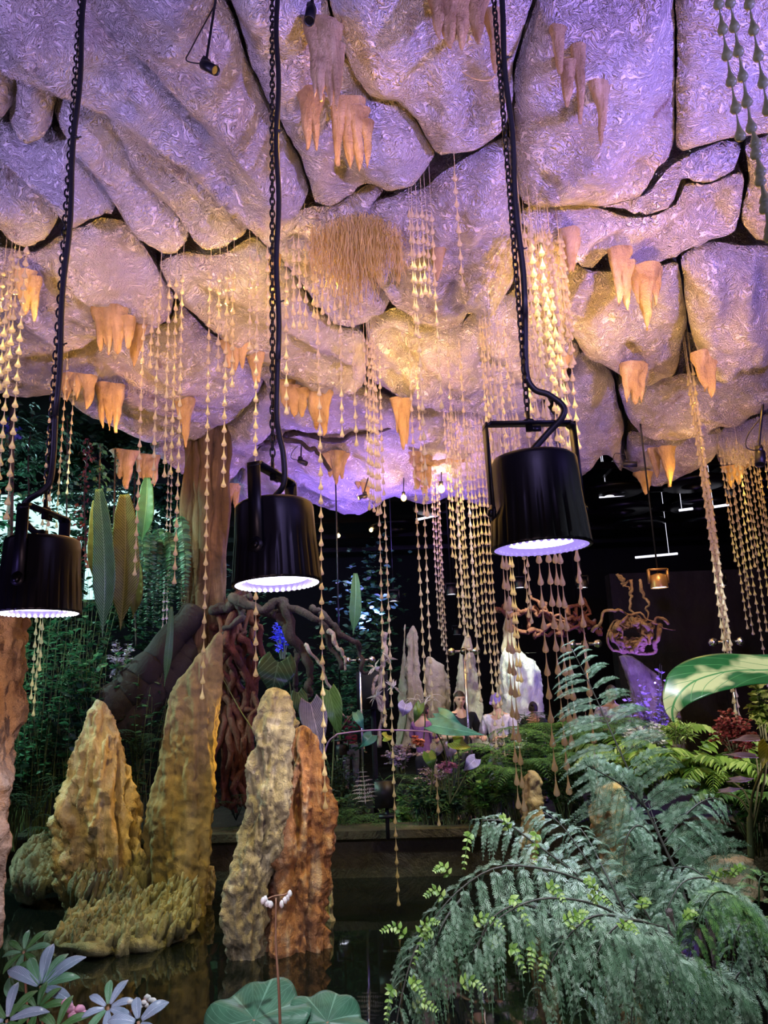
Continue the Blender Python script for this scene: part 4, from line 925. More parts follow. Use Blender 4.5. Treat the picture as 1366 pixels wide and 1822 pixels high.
def fernplant(label, c, n, L, plen, mat, name='fern', group=None, npin=8, npair=18, tpl=SMALL, droop=0.3, seed=0, arch=0.6, az0=0, az1=6.283, pl=0.2, pw=1.0, zb=None, up=1.0):
    rg = np.random.default_rng(seed + 300); c = np.array(c, float); t = thing(name, label, 'fern', c, group)
    for k in range(n):
        az = az0 + (az1 - az0) * (k + rg.uniform(.2, .8)) / n; d = np.array([math.cos(az), math.sin(az), 0]); l = L * rg.uniform(.75, 1.1); e = rg.uniform(.7, 1.1) * arch
        path = [c, c + d * l * .25 + np.array([0, 0, l * .45 * e * up]), c + d * l * .65 + np.array([0, 0, l * .55 * e * up]), c + d * l * 1.0 + np.array([0, 0, l * .30 * e * up])]
        b = MB(); frond(b, path, plen * rg.uniform(.85, 1.1), npair, npin, (0, 0, 1), droop, 1.15, tpl, pl, pw, seed=seed * 31 + k); b.build('frond', mat, t)
    return t
# ------------------------------------------------------------------ left jungle
mb = MB()
a0, a1 = P(-140, 700, 13.0), P(318, 700, 13.0)
win = emit('lit_greenhouse_glass', (0.50, 0.90, 0.88), 1.7)
b = MB().box(((a0[0] + a1[0]) / 2, 13.05, 4.2), (a1[0] - a0[0], 0.04, 2.0)); wo = b.build('window_1', win, None, False, kind='structure')
b = MB()
for k in range(4): b.box((a0[0] + (a1[0] - a0[0]) * k / 3, 13.0, 4.2), (0.06, 0.08, 2.0))
for k in (0, 3): b.box(((a0[0] + a1[0]) / 2, 13.0, 3.2 + k * .667), (a1[0] - a0[0], 0.08, 0.06))
b.build('window_frame', M['dark'], wo, False)

JG = 'leafy shrubs of the left jungle'
JS = [
 # px, py, Y, rx, ry, rz, shoots, leaves, L
 (90, 1150, 7.4, .45, .35, .35, 26, 26, .10, 'broad leafy shrub between the left lamp and the yellow stalagmite'),
 (185, 1180, 7.5, .5, .35, .35, 30, 26, .09, 'glossy mid-green shrub above the yellow stalagmite tip'),
 (120, 1265, 7.5, .45, .3, .3, 28, 24, .09, 'dense shrub left of the yellow stalagmite, over dark ferns'),
 (250, 1240, 7.6, .42, .3, .3, 26, 22, .08, 'shrub with paler small leaves between the two left stalagmites'),
 (60, 1060, 8.4, .6, .4, .6, 26, 26, .11, 'dark shrub just below and behind the left lamp'),
 (150, 1060, 8.8, .6, .4, .5, 26, 26, .09, 'shadowy shrub under the hanging strap leaves'),
 (300, 1110, 9.6, .6, .4, .7, 26, 26, .09, 'shrub behind the hanging fern fringe left of the trunk'),
 (30, 1330, 7.4, .4, .3, .4, 22, 22, .10, 'dark leafy shrub beside the peach column'),
 (280, 900, 10.4, .8, .5, .7, 30, 28, .12, 'tall backlit shrub left of the tree trunk'),
 (110, 830, 10.8, .7, .5, .9, 30, 28, .12, 'tall backlit shrub above the left lamp'),
 (10, 850, 9.6, .5, .5, .9, 26, 26, .13, 'leafy climber at the far left edge beside bright glass'),
 (200, 830, 11.2, .8, .5, .6, 28, 28, .10, 'fine backlit foliage under the left roof rim'),
 (440, 1000, 10.0, .6, .4, .5, 24, 26, .09, 'blue-green shrub seen behind the middle lamp'),
 (395, 1040, 9.4, .4, .4, .6, 20, 22, .09, 'cyan-lit shrub between the trunk and the middle lamp'),
 (620, 1060, 9.8, .7, .4, .6, 30, 28, .09, 'dense green shrub under the violet back edge of the roof'),
 (620, 1180, 9.4, .5, .3, .5, 26, 26, .09, 'green shrub behind the glass panel right of the driftwood'),
 (530, 1130, 10.2, .7, .4, .6, 26, 26, .10, 'bluish shrub behind the dark hanging roots'),
 (680, 990, 10.6, .6, .4, .8, 26, 24, .09, 'dark shrub below the two far warm bulbs'),
 (470, 1330, 7.9, .4, .3, .5, 20, 22, .10, 'dark shrub behind the grey stalagmite peak'),
]
for k, (px, py, Y, rx, ry, rz, ns, nl, L, lab) in enumerate(JS):
    shrub(lab, P(px, py, Y), (rx, ry, rz), ns, nl, L, LM['jungle'], OVATE if k % 3 else LANCE, 1.0 if k % 3 else 1.5, JG, seed=k, zb=0.25, stem=Y < 9)
for k, (px, py, rx, rz, lab) in enumerate([(200, 920, .9, .9, 'far backlit foliage behind the strap leaves'),
      (290, 960, .9, 1.0, 'far backlit foliage beside the trunk'), (60, 780, 1.2, .7, 'far backlit foliage high at the left under the roof edge'), (180, 790, 1.0, .6, 'far backlit foliage under the orange stalactite'), (250, 1050, 1.0, .8, 'far backlit foliage behind the fern curtain'), (30, 1080, 1.0, .7, 'far backlit foliage low behind the left lamp'), (300, 860, .8, .6, 'far backlit foliage under the pink teeth')]):
    shrub(lab, P(px, py, 11.9), (rx, .5, rz), 46, 40, .17, LM['jungle'], OVATE if k % 2 else LANCE, 1.0 if k % 2 else 1.8, 'backlit foliage before the lit glass', seed=k + 400, zb=P(px, py, 11.9)[2] - rz, stem=False)
# ferns on the banks
FG = 'dark ferns on the far bank'
for k, (px, py, Y, L, lab) in enumerate([
 (60, 1440, 7.2, .6, 'dark fern spreading left of the yellow stalagmite'), (110, 1490, 7.0, .45, 'low fern between boulder and yellow stalagmite'),
 (30, 1400, 7.6, .6, 'shaded fern behind the peach column'), (420, 1440, 7.9, .5, 'fern between the tall olive and the grey stalagmite'),
 (400, 1490, 7.8, .4, 'low fern just right of the golden stalagmite edge'), (250, 1330, 7.4, .5, 'fern with arching fronds between the left stalagmites'),
 (610, 1470, 7.8, .5, 'fern on the kerb right of the rust pillar'), (655, 1480, 7.9, .5, 'fern on the kerb below the black floodlight'), (720, 1490, 7.8, .5, 'fern on the kerb left of the long bead strand end'),
 (790, 1480, 7.8, .55, 'fern on the kerb below the lilac flowers'), (850, 1450, 7.7, .6, 'fern behind the kerb, in front of the visitors'), (900, 1420, 7.9, .6, 'fern left of the mustard rock'),
 (760, 1420, 8.2, .6, 'feathery fern under the yellow-green leaf'), (1000, 1440, 7.6, .7, 'fern right of the mustard rock')]):
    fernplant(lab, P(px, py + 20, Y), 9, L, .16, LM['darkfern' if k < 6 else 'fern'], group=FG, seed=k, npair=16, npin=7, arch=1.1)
for k, (px, py, Y, L, lab) in enumerate([
 (930, 1400, 7.2, .7, 'tall light-green fern in front of the white stalagmite'), (1010, 1370, 7.3, .8, 'light-green fern below the patterned shirt'), (1150, 1390, 6.9, .75, 'sunlit-looking yellow-green fern behind the blue-green frond'),
 (1220, 1390, 6.6, .7, 'bright yellow-green fern left of the red bush'), (1290, 1410, 6.4, .6, 'yellow-green fern under the red bush'), (1345, 1440, 6.2, .6, 'fern at the right edge over dark ground'), (1080, 1330, 7.6, .6, 'fern with bright tips under the white blossom'),
 (960, 1330, 8.0, .6, 'delicate fern just under the white stalagmite')]):
    fernplant(lab, P(px, py + 25, Y), 11, L, .25, LM['fern' if k not in (2, 3, 4) else 'lime'], group='bright ferns right of centre', seed=k + 40, npair=26, npin=0 if k in (2, 3, 4, 5) else 8, arch=1.2, tpl=LANCE if k in (2, 3, 4, 5) else SMALL, pw=1.5 if k in (2, 3, 4, 5) else 1.0, pl=.3)

# hanging strap leaves
VG = veined('ribbed_green_leaf', (0.035, 0.15, 0.05), (0.16, 0.36, 0.16), 46, 0.35, slant=-.12, width=.16)
VO = veined('ribbed_olive_leaf', (0.13, 0.15, 0.025), (0.24, 0.26, 0.07), 46, 0.4, slant=-.12, width=.16, trans=.4)
def strap(px0, py0, px1, py1, hw, Y, mat, lab, bend=6):
    m = [P(px0, py0, Y), P((px0 * 2 + px1) / 3 + bend, (py0 * 2 + py1) / 3, Y - .03), P((px0 + 2 * px1) / 3 + bend, (py0 + 2 * py1) / 3, Y - .04), P(px1, py1, Y)]
    w = hw * Y / F; bigleaf('strap_leaf', m, [w * .3, w * .6, w * .75, w * .8, w * .88, w * .97, w, w * .9, w * .6, w * .15, 0.002], (0.15, -1, 0.1), mat, None, lab, 'leaf', 'long strap leaves hanging left of the tree trunk', fold=.25, wav=.05)
strap(176, 870, 182, 1136, 20, 6.6, VG, 'long ribbed green strap leaf with a drawn-out tip, hanging right of the left lamp')
strap(222, 880, 214, 1122, 27, 6.8, VO, 'widest olive strap leaf, just left of the hanging fern fringe', 4)
strap(170, 890, 168, 1045, 15, 7.1, VO, 'shorter olive strap leaf behind the green one', 2)
strap(262, 850, 252, 965, 16, 7.4, VG, 'grey-green strap leaf hanging close under the pinkish stalactites', 2)
strap(305, 1080, 292, 1222, 7, 6.5, VG, 'narrow green strap leaf hanging left of the tall stalagmite tip', 2)
strap(632, 1020, 628, 1130, 11, 9.0, VG, 'dark green strap leaf hanging behind the long centre strands', 2)
strap(245, 1000, 236, 1100, 12, 7.0, VO, 'yellowish strap leaf tucked behind the widest olive one', 2)
# hanging vines and fern curtains
def vine(px, py0, py1, Y, lab, mat=LM['jungle'], L=.06, n=60, r=.012, w=1.0, spread=.05, grp='leafy vines hanging at the left', tpl=SMALL):
    rg = np.random.default_rng(int(px * 3 + py0)); p0 = P(px, py0, Y); p1 = P(px + rg.uniform(-8, 4), py1, Y); pts = spline([p0, (p0 + p1) / 2 + rg.normal(0, .05, 3), p1], 30)
    t = thing('vine', lab, 'vine', p1, grp); b = MB().tube(pts, r, 6, True); b.build('stem', M['darkbark'], t)
    i = rg.integers(0, 30, n); a = rg.uniform(0, 6.28, n); b = MB()
    leaves(b, tpl, pts[i] + rg.normal(0, spread * .4, (n, 3)), np.stack([np.cos(a), np.sin(a), rg.uniform(-1.2, -.1, n)], 1), L * rg.uniform(.6, 1.2, n), w, rg=rg); b.build('foliage', mat, t)
for k, (x, y0, y1, Y, lab) in enumerate([(22, 700, 1010, 7.6, 'thick moss-covered vine at the far left edge'), (120, 735, 960, 8.0, 'leafy vine hanging just right of the left chain'), (178, 790, 930, 7.8, 'short leafy vine above the strap leaves'),
      (205, 800, 1010, 8.1, 'speckled vine with tiny leaves among the strap leaves'), (158, 780, 1000, 8.6, 'vine with small reddish leaves by the left lamp'), (60, 720, 900, 8.4, 'vine beside the blue blossoms at the left'), (240, 830, 1150, 8.6, 'vine close left of the hanging fern fringe')]):
    vine(x, y0, y1, Y, lab, LM['red'] if k == 4 else LM['jungle'], .07 if k != 3 else .04, 110, .03 if k == 0 else .01, 1.6, .1)
t = thing('hanging_fern', 'curtain of long drooping fern fronds between strap leaves and trunk', 'fern', P(280, 930, 7.8))
rg = np.random.default_rng(3)
for k in range(20):
    x = 205 + k * 6.2; Y = rg.uniform(7.5, 8.0); y1 = rg.uniform(1060, 1160); b = MB()
    p = [P(x, 925 + rg.uniform(-20, 40), Y), P(x + 6, 990, Y - .1), P(x + rg.uniform(-5, 8), y1, Y - .08)]
    frond(b, p, .075, 46, 0, (0, -1, .1), .2, 1.35, LANCE, pw=1.7, prof=lambda t: np.clip(1 - t ** 3, .15, 1), rr=.003, seed=k); b.build('frond', LM['jungle'], t)
# backlit climber fern fronds upper left
fernplant('large feathery fern high up beside the left chain', P(45, 800, 8.6), 12, .9, .3, LM['jungle'], seed=77, npair=18, npin=0, tpl=LANCE, arch=.5, pw=.8)
fernplant('drooping fern crown over the strap leaves', P(150, 900, 8.9), 12, .9, .28, LM['jungle'], seed=78, npair=18, npin=0, tpl=LANCE, arch=.4, pw=.8)
fernplant('feathery fern behind the left lamp, lit cyan', P(20, 1000, 8.8), 12, .8, .28, LM['jungle'], seed=79, npair=18, npin=0, tpl=LANCE, arch=.7, pw=.8)
shrub('pale blue blossom cluster at the far left under the roof edge', P(18, 760, 7.8), (.16, .16, .22), 14, 16, .05, LM['blue'], SMALL, 2.0, name='blossom', cat='flower', seed=90)
shrub('deep blue glowing blossom behind the middle roots', P(503, 1130, 9.0), (.16, .16, .28), 18, 22, .05, LM['blue'], SMALL, 2.0, name='blossom', cat='flower', seed=91)
shrub('pale lilac bush left of the fallen log', P(218, 1170, 7.9), (.2, .16, .22), 16, 22, .05, LM['lilac'], LANCE, 1.2, name='blossom', cat='flower', seed=92)

# tree trunk and roots
def roots(name, paths, r0, r1, mat, label, cat, n=10, group=None, parent=None, wob=.02, seed=0, m=40, rv=.15):
    b = MB(); rg = np.random.default_rng(seed)
    for k, p in enumerate(paths):
        c = spline(p, m); c = c + np.stack([fbm(np.c_[np.arange(m) * .22, np.full(m, k * 3.1 + q), np.zeros(m)], 3, seed + q) for q in range(3)], 1) * wob
        f = rg.uniform(.7, 1.2); b.tube(c, np.linspace(r0, r1, m) * f * (1 + rv * np.sin(np.arange(m) * .7 + k)), n)
    return b.build(name, mat, parent, True, label, cat, group)
t = thing('tree_trunk', 'brown fibrous tree trunk standing behind the tall olive stalagmite', 'tree', P(360, 1300, 8.0))
tr = []
for k in range(13):
    x = 334 + k * 5.0; Y = 8.0 - .14 * math.sin((k + .5) / 13 * math.pi) + (k % 3) * .04
    tr.append([P(x + 6, 760, Y), P(x + 4, 835, Y), P(x + 2, 950, Y), P(x - 2, 1080, Y), P(x - 2 + (k - 6) * 1.5, 1190, Y), P(x + (k - 6) * 6, 1330, Y)])
roots('trunk', tr, .065, .06, M['bark'], None, None, 9, parent=t, wob=.03, seed=4)
roots('log', [[P(190, 1275, 7.5), P(240, 1215, 7.6), P(290, 1160, 7.7), P(345, 1090, 7.85)], [P(210, 1300, 7.6), P(265, 1240, 7.7), P(320, 1190, 7.8), P(350, 1150, 7.9)]], .19, .12, M['wall'], 'dark buttress root slanting down left from the tree trunk', 'root', 18, seed=5, wob=.03, rv=.02)
rr = np.random.default_rng(9); ps = []
for k in range(16):
    x = 392 + rr.uniform(0, 62); ps.append([P(x + rr.uniform(-20, 20), 1060 + rr.uniform(-20, 40), 7.9), P(x + rr.uniform(-18, 18), 1140, 7.7 + rr.uniform(-.2, .2)), P(x + rr.uniform(-18, 18), 1230, 7.8), P(x + rr.uniform(-14, 14), 1310, 7.7), P(x + rr.uniform(-16, 16), 1430, 7.8)])
roots('root_tangle', ps, .035, .025, M['redroot'], 'tangle of red-brown twisted roots between the olive and grey stalagmites', 'roots', 8, wob=.09, seed=6)
ps = [[P(420, 1070, 7.6), P(460, 1085, 7.5), P(510, 1080, 7.5), P(560, 1100, 7.4), P(590, 1140, 7.4), P(606, 1190, 7.4)],
      [P(500, 1075, 7.5), P(520, 1130, 7.5), P(545, 1180, 7.5), P(548, 1220, 7.5), P(536, 1245, 7.5)], [P(470, 1080, 7.6), P(505, 1110, 7.5), P(530, 1160, 7.5), P(530, 1230, 7.5)],
      [P(560, 1080, 7.5), P(600, 1115, 7.4), P(640, 1150, 7.4), P(650, 1200, 7.4)], [P(540, 1150, 7.4), P(565, 1175, 7.4), P(585, 1215, 7.35), P(602, 1250, 7.3), P(612, 1272, 7.3)],
      [P(440, 1060, 7.7), P(425, 1100, 7.6), P(400, 1130, 7.6), P(385, 1180, 7.6)], [P(380, 1090, 7.7), P(420, 1075, 7.6), P(450, 1060, 7.6)]]
roots('hanging_roots', ps[:4] + ps[5:], .05, .02, M['darkbark'], 'dark knotted roots hanging below the middle lamp', 'roots', 9, wob=.05, seed=7)
roots('driftwood', [ps[4], [P(585, 1120, 7.3), P(600, 1150, 7.25), P(614, 1170, 7.2), P(612, 1192, 7.2)]], .022, .008, M['bleach'], 'bleached curved roots ends right of the dark hanging roots', 'driftwood', 8, seed=8)
# orchid-laden driftwood stick
t = thing('driftwood', 'upright bleached branch with orchid leaves beside the long bead strands', 'driftwood', P(680, 1330, 6.9))
roots('branch', [[P(682, 1120, 6.9), P(688, 1160, 6.9), P(680, 1200, 6.9), P(672, 1235, 6.9), P(684, 1270, 6.9), P(676, 1330, 6.9)], [P(684, 1180, 6.9), P(670, 1215, 6.9), P(676, 1260, 6.9), P(690, 1290, 6.9)]], .022, .016, M['bleach'], None, None, 8, parent=t, wob=.03, seed=9)
b = MB(); rg = np.random.default_rng(8)
for (x, y) in ((666, 1188), (690, 1172), (668, 1240), (700, 1222)):
    k = 9; leaves(b, SMALL, np.tile(P(x, y, 6.85), (k, 1)), rg.normal(0, 1, (k, 3)), .09, .8, rg=rg)
b.build('orchid_leaves', LM['white'], t)

# big heart leaves round the centre
HG = veined('dark_heart_leaf', (0.025, 0.085, 0.035), (0.07, 0.17, 0.09), 6, .3); HP = veined('silver_heart_leaf', (0.16, 0.17, 0.26), (0.38, 0.38, 0.52), 9, .35, slant=.9)
HL = veined('fresh_heart_leaf', (0.08, 0.22, 0.04), (0.13, 0.30, 0.08), 7, .35); HT = veined('teal_heart_leaf', (0.05, 0.26, 0.20), (0.14, 0.45, 0.36), 9, .3, slant=.9)
HY = veined('yellow_green_leaf', (0.50, 0.62, 0.06), (0.70, 0.80, 0.18), 7, .4); HLi = veined('lilac_heart_leaf', (0.35, 0.36, 0.66), (0.55, 0.52, 0.85), 8, .4)
def heart(x0, y0, x1, y1, hw, Y, mat, lab, N=(0.1, -1, .5), name='heart_leaf', stemto=None, cat='leaf'):
    w = hw * Y / F; ws = [w * .55, w * .95, w, w * .92, w * .75, w * .55, w * .35, w * .15, .001]
    if stemto:
        t = thing(name, lab, cat, P(*stemto, Y + .1)); bigleaf('blade', [P(x0, y0, Y), P((x0 + x1) / 2, (y0 + y1) / 2, Y - .05), P(x1, y1, Y)], ws, N, mat, t, lobes=w * .5, fold=.12)
        b = MB().tube(spline([P(x0, y0, Y), P((x0 + stemto[0]) / 2 + 6, (y0 + stemto[1]) / 2 - 12, Y + .05), P(*stemto, Y + .1)], 16), .006, 6); b.build('stem', LM['stem'], t); return t
    return bigleaf(name, [P(x0, y0, Y), P((x0 + x1) / 2, (y0 + y1) / 2, Y - .05), P(x1, y1, Y)], ws, N, mat, None, lab, cat, lobes=w * .5, fold=.12)
heart(495, 1178, 482, 1240, 34, 6.9, HG, 'large dark heart-shaped leaf above the grey stalagmite peak', stemto=(520, 1260))
heart(552, 1250, 574, 1345, 24, 6.6, HP, 'silvery violet ribbed heart leaf right of the rust peak', stemto=(560, 1400))
heart(530, 1232, 545, 1290, 14, 6.8, HG, 'grey-green leaf just left of the silvery heart leaf', stemto=(545, 1400))
heart(585, 1228, 606, 1318, 18, 6.9, HL, 'fresh green pointed leaf right of the silvery heart leaf', stemto=(590, 1400))
heart(633, 1268, 648, 1300, 9, 6.9, HT, 'small blue-green leaf on a thin arching stem', stemto=(590, 1320))
heart(662, 1308, 640, 1330, 12, 6.9, HT, 'small teal leaf hanging below the purple stem', stemto=(700, 1350))
heart(768, 1290, 862, 1308, 22, 6.4, HT, 'broad teal ribbed leaf in front of the visitors', N=(.1, -.8, 1), stemto=(800, 1400))
heart(780, 1268, 828, 1296, 14, 6.5, HT, 'upper teal leaf rising behind the broad one', N=(.2, -1, .6), stemto=(800, 1380))
heart(806, 1320, 838, 1330, 15, 6.4, HY, 'bright yellow-green leaf under the teal leaf', N=(0, -1, .8), stemto=(815, 1400))
heart(722, 1252, 716, 1275, 13, 6.7, HLi, 'lilac fan-shaped leaf left of the pale bromeliad', stemto=(712, 1330))
heart(748, 1252, 736, 1288, 9, 6.7, HL, 'pale green leaf hanging from the bromeliad', stemto=(752, 1330))
heart(690, 1308, 680, 1318, 10, 6.8, HY, 'small yellow-green leaf beside the lilac spray', stemto=(700, 1370))
heart(762, 1340, 772, 1372, 12, 6.5, HL, 'green leaf between salmon flower and long strand', stemto=(765, 1420))
for k, (x, y, a, b2, lab) in enumerate([(802, 1325, 798, 1352, 'lilac leaf left of the yellow-green leaf'), (846, 1350, 824, 1372, 'wide lilac leaf below the yellow-green leaf'), (778, 1325, 772, 1350, 'narrow lilac leaf beside the long centre strand')]):
    heart(x, y, a, b2, 12, 6.6, HLi, lab, stemto=(800, 1430))
fernplant('pale spiky bromeliad above the teal leaves', P(752, 1262, 6.8), 11, .22, .03, LM['white'], name='bromeliad', seed=200, npair=6, npin=0, tpl=LANCE, arch=1.0)
shrub('lilac flower spray of curled florets left of the teal leaf', P(712, 1345, 6.8), (.2, .15, .14), 30, 26, .035, LM['lilac'], SMALL, 1.4, name='blossom', cat='flower', seed=94)
shrub('lilac flower spray drooping toward the wide lilac leaf', P(780, 1378, 6.7), (.22, .15, .12), 26, 22, .03, LM['lilac'], SMALL, 1.4, name='blossom', cat='flower', seed=95)
shrub('round salmon flower by the long centre strand', P(743, 1318, 6.6), (.05, .05, .05), 12, 14, .035, LM['salmon'], SMALL, 2.4, name='blossom', cat='flower', seed=96)
shrub('pink flower head below the teal leaf', P(795, 1362, 6.5), (.09, .06, .06), 16, 16, .035, LM['pink'], SMALL, 2.4, name='blossom', cat='flower', seed=97)
shrub('snow-white flowering mound behind the tall feathery frond', P(1150, 1308, 6.8), (.3, .2, .13), 40, 30, .035, LM['white'], SMALL, 2.0, name='blossom', cat='flower', seed=98)
shrub('rusty red rounded bush right of the bright ferns', P(1306, 1303, 5.4), (.19, .17, .17), 60, 46, .03, LM['red'], SMALL, 2.2, seed=99)
shrub('tuft of thin yellow-green leaves under the big leaf tip', P(1206, 1298, 5.6), (.14, .12, .1), 20, 12, .07, LM['lime'], LANCE, .8, name='grass_tuft', cat='plant', seed=100, up=1.5)
shrub('yellow-green leafy twig at the right edge', P(1352, 1255, 4.6), (.07, .08, .2), 12, 16, .06, LM['lime'], OVATE, 1.0, name='leafy_twig', cat='plant', seed=101)
for k, (x0, y0, x1, y1, hw, lab) in enumerate([(1352, 1312, 1296, 1318, 11, 'lilac-grey leaf lying across the foot of the red bush'), (1345, 1345, 1285, 1342, 10, 'lower lilac-grey leaf under the red bush'), (1300, 1388, 1342, 1385, 12, 'upper lilac-grey leaf near the rope-bunch end'), (1280, 1408, 1322, 1402, 9, 'lower lilac-grey leaf near the rope-bunch end')]):
    heart(x0, y0, x1, y1, hw, 5.0, HLi, lab, N=(0, -.5, 1), stemto=(1340, 1460))
heart(1366, 1325, 1356, 1368, 16, 4.4, HY, 'yellow-green leaf at the right edge above the curly stem', stemto=(1340, 1480))
# plants on the kerb, mixed understory
for k, (px, py, Y, lab) in enumerate([(610, 1420, 8.3, 'low leafy plant behind the kerb by the rust pillar'), (740, 1450, 8.0, 'low leafy plant under the lilac flower sprays'), (690, 1400, 8.4, 'low plant behind the black floodlight'),
      (820, 1420, 8.1, 'low plant under the wide lilac leaf'), (880, 1350, 8.3, 'bushy plant in front of the white stalagmite'), (1010, 1300, 7.8, 'bushy plant right of the white stalagmite'), (1060, 1400, 7.2, 'bushy plant around the orange-streaked rock'), (1330, 1380, 6.4, 'bushy plant behind the lilac-grey leaves'), (600, 1360, 8.8, 'dark plant left of the glass panel'), (560, 1420, 8.2, 'dark plant behind the rust pillar'), (940, 1300, 8.4, 'feathery grey-green plant at the white stalagmite foot')]):
    shrub(lab, P(px, py, Y), (.42, .25, .22), 22, 20, .07, LM['fern' if k % 2 else 'darkfern'], SMALL if k % 2 else LANCE, 1.5, 'understory plants behind the kerb', seed=k + 150, zb=.2)
b = MB(); frond(b, [P(650, 1430, 6.9), P(648, 1400, 6.9), P(645, 1365, 6.9)], .17, 9, 8, (0, -1, .3), .25, 1.35, SMALL, .18, seed=5); 
b.build('fern', LM['white'], None, True, 'small silvery fern frond standing in front of the glass panel', 'fern')

for k, (px, py, Y, lab) in enumerate([(800, 1400, 7.55, 'leafy clump at the feet of the woman'), (865, 1390, 7.5, 'leafy clump before the person in the cap'), (910, 1350, 7.7, 'feathery clump right of the person in the cap'), (1000, 1360, 7.5, 'dark leafy clump between cap wearer and patterned shirt'), (760, 1420, 7.6, 'leafy clump below the salmon flower'), (1080, 1370, 7.4, 'leafy clump below the patterned shirt')]):
    shrub(lab, P(px, py, Y), (.34, .15, .30), 26, 24, .075, LM['fern' if k % 2 else 'darkfern'], SMALL if k % 2 else LANCE, 1.5, 'plants in front of the visitors', seed=k + 500, zb=.25)
# ------------------------------------------------------------------ foreground ferns and leaves
fern = thing('weeping_fern', 'huge weeping blue-green fern arching over the lower right corner', 'fern', P(1120, 1900, 2.1))
def hf(path, plen, npair=13, npin=13, droop=1.0, N=(0, -.35, 1), ang=1.15, seed=0, pl=.27, mat='fernblue', sides=(-1, 1), prof=None, parent=None, pw=1.0, rr=.0035, start=.1):
    npair = max(8, int(npair * .8)); b = MB(); frond(b, [P(*p) for p in path], plen, npair, npin, N, droop, ang, FORK, pl, pw, seed=seed, sides=sides, prof=prof, rr=rr, start=start, fw=.9, sw=.5); return b.build('frond', LM[mat], parent or fern)
flatp = lambda t: np.clip(1.0 - .55 * t, .3, 1) * np.clip(t * 6 + .4, 0, 1)
# top arching fronds
hf([(1120, 1640, 2.1), (1050, 1575, 2.05), (960, 1545, 2.0), (880, 1545, 1.95), (810, 1590, 1.9), (760, 1655, 1.88), (722, 1740, 1.86)], .24, 20, 15, 1.3, seed=1, prof=flatp)
hf([(1130, 1650, 2.2), (1030, 1560, 2.2), (950, 1500, 2.2), (895, 1462, 2.2), (850, 1460, 2.2)], .20, 15, 12, .8, seed=2, prof=flatp)
hf([(1120, 1640, 2.3), (1050, 1540, 2.3), (1000, 1470, 2.35), (960, 1440, 2.4)], .20, 13, 12, .8, seed=3, prof=flatp)
hf([(1150, 1660, 2.0), (1060, 1610, 1.9), (960, 1600, 1.85), (880, 1640, 1.8), (830, 1710, 1.8)], .20, 16, 14, 1.3, seed=4, prof=flatp)
hf([(760, 1655, 1.88), (735, 1700, 1.85), (715, 1770, 1.84), (700, 1850, 1.84)], .13, 12, 11, 1.2, seed=5, prof=flatp)
hf([(1150, 1640, 2.0), (1060, 1630, 1.85), (1000, 1680, 1.8), (960, 1760, 1.8)], .18, 14, 13, 1.3, seed=6, prof=flatp)
hf([(1180, 1650, 2.0), (1110, 1640, 1.85), (1060, 1700, 1.8), (1040, 1800, 1.8)], .18, 14, 13, 1.3, seed=7, prof=flatp)
hf([(1120, 1640, 2.25), (1080, 1560, 2.3), (1050, 1500, 2.4), (1030, 1470, 2.5)], .20, 12, 12, .9, seed=8, prof=flatp)
hf([(1200, 1700, 2.1), (1150, 1660, 1.95), (1130, 1740, 1.9), (1120, 1850, 1.9)], .2, 14, 13, 1.2, seed=9, prof=flatp)
hf([(1240, 1720, 2.1), (1200, 1700, 1.95), (1190, 1760, 1.9), (1180, 1860, 1.9)], .2, 14, 13, 1.1, seed=10, prof=flatp)
hf([(1300, 1760, 2.1), (1260, 1720, 2.0), (1240, 1780, 2.0), (1230, 1870, 2.0)], .2, 14, 13, 1.1, seed=11, prof=flatp)
hf([(1360, 1800, 2.2), (1320, 1730, 2.1), (1300, 1780, 2.1), (1290, 1870, 2.1)], .2, 13, 12, 1.0, seed=12, prof=flatp)
hf([(1180, 1680, 2.5), (1140, 1610, 2.5), (1100, 1570, 2.6), (1060, 1550, 2.7)], .2, 12, 12, .9, seed=13, prof=flatp)
hf([(1250, 1760, 2.4), (1180, 1700, 2.4), (1120, 1690, 2.4), (1080, 1730, 2.4)], .22, 13, 12, .9, seed=14, prof=flatp)
hf([(1366, 1860, 2.4), (1366, 1760, 2.35), (1350, 1700, 2.3), (1330, 1680, 2.3)], .22, 12, 12, .8, seed=15, prof=flatp)
hf([(1000, 1640, 1.9), (930, 1610, 1.85), (870, 1640, 1.8), (840, 1720, 1.8)], .15, 13, 12, 1.4, seed=16, prof=flatp)
hf([(820, 1600, 1.9), (790, 1640, 1.86), (770, 1700, 1.85), (760, 1790, 1.85)], .13, 13, 11, 1.2, seed=17, prof=flatp)
hf([(1100, 1860, 2.5), (1060, 1780, 2.45), (1100, 1740, 2.4), (1150, 1800, 2.4)], .2, 12, 12, .9, seed=18, prof=flatp)
